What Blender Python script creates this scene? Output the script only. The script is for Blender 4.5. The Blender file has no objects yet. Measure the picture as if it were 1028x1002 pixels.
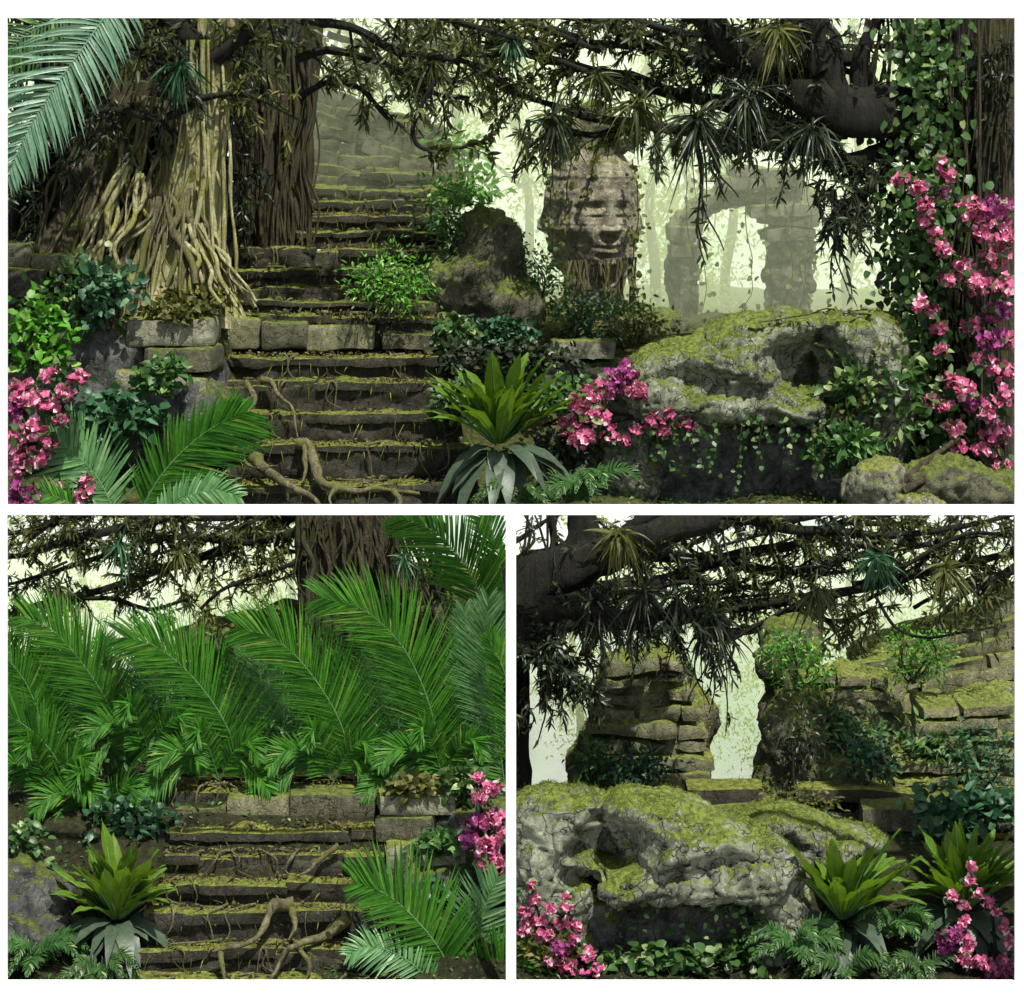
SKY_GLOW = 1.1
SUN_EL, SUN_AZ, SUN_POWER = 62.0, 24.0, 4.2
SKY_STRENGTH = 0.08
EXPOSURE = 0.75
import bpy, math, random
import numpy as np
from mathutils import Vector, Matrix

random.seed(7)
RNG = np.random.default_rng(11)
SC = bpy.context.scene
COL = SC.collection
PI = math.pi

# ------------------------------------------------------------------ camera frame of reference
CAM_D, CAM_X, CAM_Z = 30.0, 5.14, 9.0      # the camera stands 30 m in front of the white frame


def S(y):
    return 0.01 * (CAM_D + y) / CAM_D


def P(px, py, y):
    """world point seen at photo pixel (px, py) when it stands y metres behind the white frame"""
    s = (CAM_D + y) / CAM_D
    return np.array([CAM_X + (px - 514.0) * 0.01 * s, y, CAM_Z + ((1002.0 - py) * 0.01 - CAM_Z) * s])


def proj_py(V):
    s = (CAM_D + V[..., 1]) / CAM_D
    return 1002.0 - (CAM_Z + (V[..., 2] - CAM_Z) / s) * 100.0


# ------------------------------------------------------------------ noise
def _hash(ix, iy, iz, seed):
    h = (ix.astype(np.int64) * 374761393 + iy.astype(np.int64) * 668265263 + iz.astype(np.int64) * 1274126177 + seed * 974711) & 0xFFFFFFFF
    h = ((h ^ (h >> 13)) * 1274126177) & 0xFFFFFFFF
    h = ((h ^ (h >> 16)) * 2246822519) & 0xFFFFFFFF
    return ((h ^ (h >> 15)) & 0xFFFFFF) / float(0xFFFFFF) * 2 - 1


def vnoise(p, seed=0):
    p = np.asarray(p, float)
    i = np.floor(p).astype(np.int64)
    f = p - i
    u = f * f * (3 - 2 * f)
    r = 0
    for dx in (0, 1):
        for dy in (0, 1):
            for dz in (0, 1):
                w = (u[:, 0] if dx else 1 - u[:, 0]) * (u[:, 1] if dy else 1 - u[:, 1]) * (u[:, 2] if dz else 1 - u[:, 2])
                r = r + w * _hash(i[:, 0] + dx, i[:, 1] + dy, i[:, 2] + dz, seed)
    return r


def fbm(p, octv=4, seed=0, gain=0.5):
    p = np.asarray(p, float)
    a, r = 1.0, 0
    for k in range(octv):
        r = r + a * vnoise(p, seed + k * 17)
        p = p * 2.03 + 3.7
        a *= gain
    return r


def ridge(p, octv=3, seed=0):
    p = np.asarray(p, float)
    a, r = 1.0, 0
    for k in range(octv):
        r = r + a * (1 - np.abs(vnoise(p, seed + k * 31)) * 2)
        p = p * 2.1 + 1.3
        a *= 0.5
    return r


def sstep(a, b, x):
    t = np.clip((np.asarray(x, float) - a) / (b - a), 0, 1)
    return t * t * (3 - 2 * t)


def norm(v):
    v = np.asarray(v, float)
    return v / (np.linalg.norm(v, axis=-1, keepdims=True) + 1e-9)


def spline(pts, n):
    """Catmull-Rom through the points, n samples"""
    p = np.asarray(pts, float)
    p = np.vstack([2 * p[0] - p[1], p, 2 * p[-1] - p[-2]])
    m = len(p) - 3
    out = []
    for t in np.linspace(0, m - 1e-6, n):
        k = int(t)
        f = t - k
        a, b, c, d = p[k], p[k + 1], p[k + 2], p[k + 3]
        out.append(0.5 * (2 * b + (c - a) * f + (2 * a - 5 * b + 4 * c - d) * f * f + (3 * b - a - 3 * c + d) * f ** 3))
    return np.array(out)


# ------------------------------------------------------------------ mesh builder
def org(o):
    return np.array(o.location) if o is not None else np.zeros(3)


class MB:
    def __init__(self):
        self.v, self.q, self.t, self.n = [], [], [], 0

    def add(self, V, F):
        V = np.asarray(V, float).reshape(-1, 3)
        F = np.asarray(F, int)
        if len(V) == 0 or len(F) == 0:
            return
        (self.q if F.shape[1] == 4 else self.t).append(F + self.n)
        self.v.append(V)
        self.n += len(V)

    def verts(self):
        return np.vstack(self.v) if self.v else np.zeros((0, 3))

    def mesh(self, name, mat, origin, smooth=True):
        V = self.verts() - origin
        me = bpy.data.meshes.new(name)
        q = np.vstack(self.q) if self.q else np.zeros((0, 4), int)
        t = np.vstack(self.t) if self.t else np.zeros((0, 3), int)
        me.vertices.add(len(V))
        me.vertices.foreach_set('co', V.astype(np.float32).ravel())
        L = np.concatenate([q.ravel(), t.ravel()]).astype(np.int32)
        me.loops.add(len(L))
        me.loops.foreach_set('vertex_index', L)
        st = np.concatenate([np.arange(len(q)) * 4, len(q) * 4 + np.arange(len(t)) * 3]).astype(np.int32)
        me.polygons.add(len(st))
        me.polygons.foreach_set('loop_start', st)
        me.update(calc_edges=True)
        me.validate()
        me.polygons.foreach_set('use_smooth', np.full(len(me.polygons), smooth))
        me.materials.append(mat)
        return me

    def build(self, name, mat, parent=None, origin=None, smooth=True):
        o0 = org(parent) if parent is not None and origin is None else (np.asarray(origin, float) if origin is not None else np.zeros(3))
        ob = bpy.data.objects.new(name, self.mesh(name, mat, o0, smooth))
        COL.objects.link(ob)
        if parent is not None:
            ob.parent = parent
        else:
            ob.location = o0
        return ob


def sub(name, mb, mat, part, smooth=True):
    """a sub-part of a part whose own origin is its thing's origin"""
    base = org(part.parent) if part.parent is not None else org(part)
    ob = bpy.data.objects.new(name, mb.mesh(name, mat, base, smooth))
    COL.objects.link(ob)
    ob.parent = part
    return ob


def tag(o, label=None, cat=None, group=None, kind=None):
    if label:
        o['label'] = label
    if cat:
        o['category'] = cat
    if group:
        o['group'] = group
    if kind:
        o['kind'] = kind
    return o


def thing(name, loc, label, cat, group=None):
    o = bpy.data.objects.new(name, None)
    COL.objects.link(o)
    o.empty_display_size = 0.1
    o.location = [float(c) for c in loc]
    return tag(o, label, cat, group)


def copy_tree(o, loc=None, parent=None):
    c = o.copy()
    COL.objects.link(c)
    c.parent = parent
    if loc is not None:
        c.location = [float(k) for k in loc]
    for ch in list(o.children):
        copy_tree(ch, None, c)
    return c


# ------------------------------------------------------------------ shapes
def tube(mb, path, rad, seg=8, rough=0.0, seed=0, flutes=0, flute_amp=0.0, cap=True):
    path = np.asarray(path, float)
    n = len(path)
    rad = np.broadcast_to(np.asarray(rad, float), (n,))
    T = norm(np.gradient(path, axis=0))
    up = np.array([0.31, 0.9, 0.2]) if abs(T[0][2]) > 0.7 else np.array([0, 0, 1.0])
    N = np.zeros_like(path)
    v = up - T[0] * np.dot(up, T[0])
    N[0] = norm(v)
    for k in range(1, n):
        v = N[k - 1] - T[k] * np.dot(N[k - 1], T[k])
        N[k] = norm(v)
    B = np.cross(T, N)
    a = np.linspace(0, 2 * PI, seg, endpoint=False)
    R = np.repeat(rad[:, None], seg, 1)
    if flutes:
        ph = np.linspace(0, 1.6, n)[:, None]
        R = R * (1 + flute_amp * np.sin(a[None, :] * flutes + ph + 0.7 * np.sin(a[None, :] * 2 + 3 * ph)))
    V = path[:, None, :] + R[..., None] * (np.cos(a)[None, :, None] * N[:, None, :] + np.sin(a)[None, :, None] * B[:, None, :])
    V = V.reshape(-1, 3)
    if rough:
        d = norm(V - np.repeat(path, seg, 0))
        k = 1.0 / max(0.05, float(rad.mean()))
        q = V * np.array([k * 1.1, k * 1.1, k * 0.5])
        V = V + d * (fbm(q, 3, seed) * rough * np.repeat(rad, seg))[:, None]
    i = np.arange(n - 1)[:, None] * seg
    j = np.arange(seg)[None, :]
    F = np.stack([i + j, i + (j + 1) % seg, i + seg + (j + 1) % seg, i + seg + j], -1).reshape(-1, 4)
    mb.add(V, F)
    if cap:
        for e, k in ((0, 0), (n - 1, 1)):
            ring = np.arange(seg) + e * seg
            c = V[ring].mean(0)
            VV = np.vstack([V[ring], c])
            FF = np.stack([np.arange(seg), (np.arange(seg) + 1) % seg, np.full(seg, seg)], -1)
            mb.add(VV, FF if k else FF[:, ::-1])


def prof_lance(t):
    return np.sin(PI * np.clip(t, 0, 1) ** 0.75) ** 0.9


def prof_strap(t):
    return np.clip(np.minimum(1.0, 0.35 + 1.6 * t) * np.minimum(1, (1 - t) * 3.2) ** 0.7, 0.0, 1)


def prof_heart(t):
    return np.sqrt(np.clip(np.sin(PI * np.clip(t * 0.93 + 0.07, 0, 1) ** 0.62), 0, 1))


def prof_needle(t):
    return np.minimum(1, 0.45 + 2.5 * t) * (1 - t ** 2.2)


def leaves(mb, O, D, U, L, W, nseg=3, fold=0.15, droop=0.2, prof=prof_lance, wave=0.0):
    """many leaf blades at once: base O, direction D, upper side U, length L, full width W"""
    O = np.asarray(O, float).reshape(-1, 3)
    n = len(O)
    if n == 0:
        return
    D = norm(np.broadcast_to(np.asarray(D, float), (n, 3)))
    U = np.broadcast_to(np.asarray(U, float), (n, 3))
    side = norm(np.cross(U, D))
    U = np.cross(D, side)
    L = np.broadcast_to(np.asarray(L, float), (n,))
    W = np.broadcast_to(np.asarray(W, float), (n,)) * 0.5
    droop = np.broadcast_to(np.asarray(droop, float), (n,))
    V = np.zeros((n, nseg + 1, 3, 3))
    down = np.array([0, 0, -1.0])
    for k in range(nseg + 1):
        t = k / nseg
        w = np.maximum(prof(np.array(t)), 0.03) * W
        c = O + D * (L * t * (1 - 0.25 * droop * t))[:, None] + (0.6 * down - 0.4 * U) * (droop * L * t * t)[:, None]
        wv = wave * W * math.sin(t * 17 + 1)
        V[:, k, 1] = c
        V[:, k, 0] = c - side * w[:, None] + U * (fold * w + wv)[:, None]
        V[:, k, 2] = c + side * w[:, None] + U * (fold * w - wv)[:, None]
    base = (np.arange(n) * (nseg + 1) * 3)[:, None, None]
    r = (np.arange(nseg) * 3)[None, :, None]
    q = np.array([[0, 1, 4, 3], [1, 2, 5, 4]])
    F = (base[..., None] + r[..., None] + q[None, None]).reshape(-1, 4)
    mb.add(V.reshape(-1, 3), F)


def rand_dirs(n, zbias=0.0):
    v = RNG.normal(size=(n, 3))
    v[:, 2] += zbias
    return norm(v)


def rough_box(mb, c, dims, rot=(0, 0, 0), res=0.07, amp=0.02, seed=0, chip=0.5, freq=2.2):
    """a weathered stone block: a subdivided box with rounded, chipped, uneven faces"""
    c = np.asarray(c, float)
    d = np.asarray(dims, float)
    nx, ny, nz = [int(np.clip(round(x / res), 2, 40)) for x in d]
    M = np.array(Matrix.Rotation(rot[2], 3, 'Z') @ Matrix.Rotation(rot[1], 3, 'Y') @ Matrix.Rotation(rot[0], 3, 'X'))

    def face(u, v, fn):
        g = np.stack(np.meshgrid(np.linspace(-1, 1, u + 1), np.linspace(-1, 1, v + 1), indexing='ij'), -1).reshape(-1, 2)
        V = fn(g)
        i = np.arange(u)[:, None] * (v + 1)
        j = np.arange(v)[None, :]
        F = np.stack([i + j, i + v + 1 + j, i + v + 2 + j, i + j + 1], -1).reshape(-1, 4)
        return V, F
    sides = [
        face(nx, nz, lambda g: np.stack([g[:, 0], -np.ones(len(g)), g[:, 1]], -1)),
        face(nz, nx, lambda g: np.stack([g[:, 1], np.ones(len(g)), g[:, 0]], -1)),
        face(nx, ny, lambda g: np.stack([g[:, 0], g[:, 1], np.ones(len(g))], -1)),
        face(ny, nx, lambda g: np.stack([g[:, 1], g[:, 0], -np.ones(len(g))], -1)),
        face(ny, nz, lambda g: np.stack([np.ones(len(g)), g[:, 0], g[:, 1]], -1)),
        face(nz, ny, lambda g: np.stack([-np.ones(len(g)), g[:, 1], g[:, 0]], -1)),
    ]
    rmin = min(d) * 0.5
    for V, F in sides:
        X = V * d * 0.5
        # rounded arrises: shrink towards an inner box
        rr = rmin * 0.28
        inner = np.clip(X, -(d * 0.5 - rr), d * 0.5 - rr)
        off = X - inner
        ln = np.linalg.norm(off, axis=1, keepdims=True)
        dirn = np.where(ln > 1e-6, off / np.maximum(ln, 1e-6), 0)
        wc = X @ M.T + c
        n1 = fbm(wc * freq, 3, seed)
        n2 = ridge(wc * freq * 1.9 + 5, 2, seed + 5)
        X = inner + dirn * (rr * (1 - 0.25 * chip * np.clip(n2, 0, 2)) + amp * n1 * 1.2)[:, None]
        X = X @ M.T + c
        X = X + np.stack([fbm(wc * 0.8 + 9, 2, seed + 9), 0 * n1, fbm(wc * np.array([.9, .9, .9]) + 19, 2, seed + 3)], -1) * amp * 0.9
        mb.add(X, F)


def fuzz(mb, parent, n, size=0.05, mat='moss_fuzz', zmin=0.3, mask=0.0, seed=0, name='moss'):
    """short moss blades on the faces of mb that look up, in patches; one part nobody could count"""
    C, A, Nn = [], [], []
    V = mb.verts()
    for F in mb.q + mb.t:
        a, b, c = V[F[:, 0]], V[F[:, 1]], V[F[:, 2]]
        cr = np.cross(b - a, c - a)
        ar = np.linalg.norm(cr, axis=1)
        C.append((a + c) / 2)
        A.append(ar)
        Nn.append(cr / (ar[:, None] + 1e-12))
    C, A, Nn = np.vstack(C), np.concatenate(A), np.vstack(Nn)
    w = A * sstep(zmin - 0.15, zmin + 0.25, Nn[:, 2]) * sstep(mask - 0.25, mask + 0.2, fbm(C * 2.2, 3, seed + 200))
    if w.sum() <= 0:
        return
    k = RNG.choice(len(w), n, p=w / w.sum())
    s = size * RNG.uniform(0.5, 1.3, n)
    o = C[k] + RNG.normal(size=(n, 3)) * size * 0.35
    o -= Nn[k] * size * 0.15
    D = Nn[k] * 0.7 + rand_dirs(n, -0.1) * 0.9
    m = MB()
    leaves(m, o, D, rand_dirs(n, 0.5), s, s * 0.38, 1, 0.2, 0.3, prof_needle)
    if parent.parent is not None:
        ob = sub(name, m, MAT[mat], parent)
    elif parent.type == 'MESH' or parent.type == 'EMPTY':
        ob = m.build(name, MAT[mat], parent)
    ob['kind'] = 'stuff'
    return ob


def eval_mesh(ob):
    dg = bpy.context.evaluated_depsgraph_get()
    ev = ob.evaluated_get(dg)
    me = ev.to_mesh()
    n = len(me.vertices)
    V = np.zeros(n * 3, np.float32)
    me.vertices.foreach_get('co', V)
    N = np.zeros(n * 3, np.float32)
    me.vertices.foreach_get('normal', N)
    F = np.array([list(p.vertices) if len(p.vertices) == 4 else list(p.vertices) + [p.vertices[-1]] for p in me.polygons], int)
    ev.to_mesh_clear()
    return V.reshape(-1, 3).astype(float), N.reshape(-1, 3).astype(float), F


def sphere_raw(c, r, rot=0.0, nu=28, nv=18):
    u = np.linspace(0, 2 * PI, nu, endpoint=False)
    v = np.linspace(0.02, PI - 0.02, nv)
    X = np.stack([np.outer(np.sin(v), np.cos(u)), np.outer(np.sin(v), np.sin(u)), np.outer(np.cos(v), np.ones(nu))], -1).reshape(-1, 3)
    X = np.sign(X) * np.abs(X) ** 0.8
    X = X * np.asarray(r)
    cs, sn = math.cos(rot), math.sin(rot)
    X = np.stack([X[:, 0] * cs - X[:, 2] * sn, X[:, 1], X[:, 0] * sn + X[:, 2] * cs], -1) + np.asarray(c)
    i = np.arange(nv - 1)[:, None] * nu
    j = np.arange(nu)[None, :]
    F = np.stack([i + j, i + nu + j, i + nu + (j + 1) % nu, i + (j + 1) % nu], -1).reshape(-1, 4)
    top = np.vstack([X[:nu], X[:nu].mean(0)])
    bot = np.vstack([X[-nu:], X[-nu:].mean(0)])
    k = np.arange(nu)
    return [(X, F), (top, np.stack([k, (k + 1) % nu, np.full(nu, nu)], -1)), (bot, np.stack([(k + 1) % nu, k, np.full(nu, nu)], -1))]


def blob(mb, parts, voxel=0.06, amp=0.1, freq=1.0, seed=0, fine=0.03, crack=0.04, push=None):
    """one boulder: a fused union of ellipsoids, then eroded by noise; parts are (centre, radii, roll)"""
    raw = MB()
    for p in parts:
        for V, F in sphere_raw(*p):
            raw.add(V, F)
    me = raw.mesh('tmp', MAT['stone_dark'], np.zeros(3))
    ob = bpy.data.objects.new('tmp', me)
    COL.objects.link(ob)
    m = ob.modifiers.new('r', 'REMESH')
    m.mode = 'VOXEL'
    m.voxel_size = voxel
    s = ob.modifiers.new('s', 'SMOOTH')
    s.iterations = 6
    V, N, F = eval_mesh(ob)
    bpy.data.objects.remove(ob)
    bpy.data.meshes.remove(me)
    if push is not None:
        V = push(V, N)
    c = vnoise(V * freq * 2.3 + 7, seed + 50)
    lines = np.exp(-(np.abs(vnoise(V * freq * 1.6 + 31 + 0.25 * c[:, None], seed + 61)) / 0.045) ** 2) + 0.8 * np.exp(-(np.abs(vnoise(V * freq * 2.9 + 11 + 0.3 * c[:, None], seed + 67)) / 0.05) ** 2)
    plates = np.floor(3 * (vnoise(V * freq * np.array([1.0, 1.0, 1.9]) + 5 + 0.3 * c[:, None], seed + 71) + 1)) / 3 - 1
    d = fbm(V * freq, 3, seed) * amp + ridge(V * freq * 2.0, 2, seed + 3) * amp * 0.16 + fbm(V * freq * 6, 3, seed + 4) * fine * 1.3 - lines * crack + plates * amp * 0.5
    V = V + N * d[:, None]
    tri = F[:, 2] == F[:, 3]
    mb.add(V, F[~tri])
    if tri.any():
        mb.add(V, F[tri][:, :3])
# ------------------------------------------------------------------ materials
MAT = {}


class NT:
    def __init__(self, name):
        self.m = bpy.data.materials.new(name)
        self.m.use_nodes = True
        self.t = self.m.node_tree
        self.t.nodes.clear()
        self.out = self.t.nodes.new('ShaderNodeOutputMaterial')

    def n(self, typ, **kw):
        nd = self.t.nodes.new(typ)
        for k, v in kw.items():
            if k.startswith('_'):
                setattr(nd, k[1:], v)
            else:
                key = int(k[1:]) if k[0] == 'i' and k[1:].isdigit() else k.replace('__', ' ')
                sk = nd.inputs[key]
                if isinstance(v, bpy.types.NodeSocket):
                    self.t.links.new(v, sk)
                else:
                    sk.default_value = v
        return nd

    def noise(self, vec, scale, detail=4.0, rough=0.6, dist=0.0):
        return self.n('ShaderNodeTexNoise', Vector=vec, Scale=scale, Detail=detail, Roughness=rough, Distortion=dist).outputs['Fac']

    def rng(self, val, a, b, c=0.0, d=1.0):
        return self.n('ShaderNodeMapRange', Value=val, From__Min=a, From__Max=b, To__Min=c, To__Max=d, _clamp=True).outputs[0]

    def mix(self, f, a, b):
        nd = self.t.nodes.new('ShaderNodeMix')
        nd.data_type = 'RGBA'
        for sk, v in ((nd.inputs[0], f), (nd.inputs[6], a), (nd.inputs[7], b)):
            if isinstance(v, bpy.types.NodeSocket):
                self.t.links.new(v, sk)
            else:
                sk.default_value = (*v, 1.0) if isinstance(v, tuple) and len(v) == 3 else v
        return nd.outputs[2]

    def math(self, op, a, b=0.0):
        nd = self.t.nodes.new('ShaderNodeMath')
        nd.operation = op
        for k, v in enumerate((a, b)):
            if isinstance(v, bpy.types.NodeSocket):
                self.t.links.new(v, nd.inputs[k])
            else:
                nd.inputs[k].default_value = v
        return nd.outputs[0]

    def coords(self, scale=(1, 1, 1)):
        tc = self.n('ShaderNodeTexCoord').outputs['Object']
        return self.n('ShaderNodeMapping', Vector=tc, Scale=scale).outputs[0]

    def bump(self, h, strength, dist, nrm=None):
        kw = dict(Height=h, Strength=strength, Distance=dist)
        if nrm is not None:
            kw['Normal'] = nrm
        return self.n('ShaderNodeBump', **kw).outputs[0]

    def surf(self, sk):
        self.t.links.new(sk, self.out.inputs['Surface'])
        return self.m


def stone(name, dark, light, moss, moss2, moss_amt=0.5, scale=1.0, crack=0.5, rough=0.9):
    """weathered stone: mottled, cracked, lichen spots, and moss growing where the face looks up"""
    t = NT(name)
    v = t.coords()
    big = t.noise(v, 1.1 * scale, 5, 0.65, 0.3)
    mid = t.noise(v, 6.0 * scale, 5, 0.7)
    fine = t.noise(v, 34.0 * scale, 3, 0.7)
    f = t.math('ADD', t.math('MULTIPLY', big, 0.6), t.math('MULTIPLY', mid, 0.4))
    c = t.mix(t.rng(f, 0.36, 0.66), dark, light)
    c = t.mix(t.rng(fine, 0.5, 0.72, 0, 0.45), c, tuple(x * 0.35 for x in dark))
    c = t.mix(t.rng(t.noise(t.coords((1.6, 1.6, 0.5)), 1.7 * scale, 4, 0.6, 0.5), 0.5, 0.66, 0, 0.65), c, tuple(x * 0.6 for x in dark))
    vor = t.n('ShaderNodeTexVoronoi', _feature='DISTANCE_TO_EDGE', Vector=t.n('ShaderNodeVectorMath', _operation='ADD', i0=v, i1=t.n('ShaderNodeTexNoise', Vector=v, Scale=3.0 * scale).outputs['Color']).outputs[0], Scale=1.5 * scale).outputs['Distance']
    ck = t.rng(vor, 0.0, 0.035, 1, 0)
    c = t.mix(t.math('MULTIPLY', ck, crack), c, tuple(x * 0.25 for x in dark))
    lich = t.rng(t.noise(v, 9.0 * scale, 4, 0.6, 0.6), 0.62, 0.7, 0, 0.5)
    c = t.mix(lich, c, tuple(min(1, x * 1.5 + 0.03) for x in light))
    nz = t.n('ShaderNodeSeparateXYZ', Vector=t.n('ShaderNodeNewGeometry').outputs['Normal']).outputs[2]
    mn = t.noise(v, 2.6 * scale, 6, 0.75, 0.4)
    k = t.math('ADD', t.math('MULTIPLY', nz, 0.42), t.math('MULTIPLY', mn, 1.1))
    mf = t.rng(k, 1.0 - 0.55 * moss_amt, 1.14 - 0.55 * moss_amt)
    mc = t.mix(t.rng(t.noise(v, 15.0, 4, 0.7), 0.38, 0.64), moss, moss2)
    c = t.mix(mf, c, mc)
    h = t.math('ADD', t.math('MULTIPLY', mid, 0.6), t.math('ADD', t.math('MULTIPLY', fine, 0.35), t.math('MULTIPLY', ck, -0.6 * crack)))
    h = t.math('ADD', h, t.math('MULTIPLY', mf, t.math('MULTIPLY', t.noise(v, 60.0, 2, 0.6), 0.7)))
    b = t.n('ShaderNodeBsdfPrincipled', Base__Color=c, Roughness=rough, Normal=t.bump(h, 0.9, 0.035))
    b.inputs['Specular IOR Level'].default_value = 0.25
    MAT[name] = t.surf(b.outputs[0])


def bark(name, dark, light, moss, moss_amt=0.4):
    t = NT(name)
    v = t.coords((1, 1, 0.16))
    w = t.coords()
    a = t.noise(v, 9.0, 6, 0.7, 0.8)
    b_ = t.noise(w, 3.0, 5, 0.7)
    c = t.mix(t.rng(a, 0.34, 0.64), dark, light)
    mf = t.rng(b_, 0.66 - 0.3 * moss_amt, 0.78 - 0.3 * moss_amt, 0, 0.85)
    c = t.mix(mf, c, moss)
    c = t.mix(t.rng(t.noise(w, 40.0, 3), 0.52, 0.7, 0, 0.5), c, tuple(x * 0.4 for x in dark))
    h = t.math('ADD', a, t.math('MULTIPLY', t.noise(w, 28.0, 3, 0.7), 0.3))
    b = t.n('ShaderNodeBsdfPrincipled', Base__Color=c, Roughness=0.92, Normal=t.bump(h, 0.9, 0.05))
    b.inputs['Specular IOR Level'].default_value = 0.2
    MAT[name] = t.surf(b.outputs[0])


def leaf(name, c1, c2, c3=None, rough=0.45, trans=0.28, spec=0.35, C3=0.86):
    """leaf blades: tint varies from blade to blade, a little light passes through"""
    t = NT(name)
    r = t.n('ShaderNodeNewGeometry').outputs['Random Per Island']
    c = t.mix(t.rng(r, 0.0, 0.85), c1, c2)
    if c3 is not None:
        c = t.mix(t.rng(r, C3, C3 + 0.04), c, c3)
    v = t.coords()
    c = t.mix(t.rng(t.noise(v, 14.0, 3, 0.6), 0.35, 0.7, 0, 0.4), c, tuple(x * 0.45 for x in c1))
    b = t.n('ShaderNodeBsdfPrincipled', Base__Color=c, Roughness=rough, Normal=t.bump(t.noise(v, 45.0, 2), 0.25, 0.01))
    b.inputs['Specular IOR Level'].default_value = spec
    tr = t.n('ShaderNodeBsdfTranslucent', Color=t.mix(0.5, c, (c2[0] * 1.5, c2[1] * 1.5, c2[2] * 0.6)))
    m = t.n('ShaderNodeMixShader', i0=trans, i1=b.outputs[0], i2=tr.outputs[0])
    MAT[name] = t.surf(m.outputs[0])


def ground(name, c1, c2, c3, bump=0.05):
    t = NT(name)
    v = t.coords()
    a = t.noise(v, 1.6, 6, 0.7)
    f = t.noise(v, 14.0, 5, 0.75)
    g = t.noise(v, 70.0, 3, 0.7)
    c = t.mix(t.rng(a, 0.38, 0.62), c1, c2)
    c = t.mix(t.rng(f, 0.5, 0.66), c, c3)
    c = t.mix(t.rng(g, 0.5, 0.7, 0, 0.6), c, tuple(x * 0.3 for x in c1))
    h = t.math('ADD', f, t.math('MULTIPLY', g, 0.5))
    b = t.n('ShaderNodeBsdfPrincipled', Base__Color=c, Roughness=0.95, Normal=t.bump(h, 1.0, bump))
    b.inputs['Specular IOR Level'].default_value = 0.15
    MAT[name] = t.surf(b.outputs[0])


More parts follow.
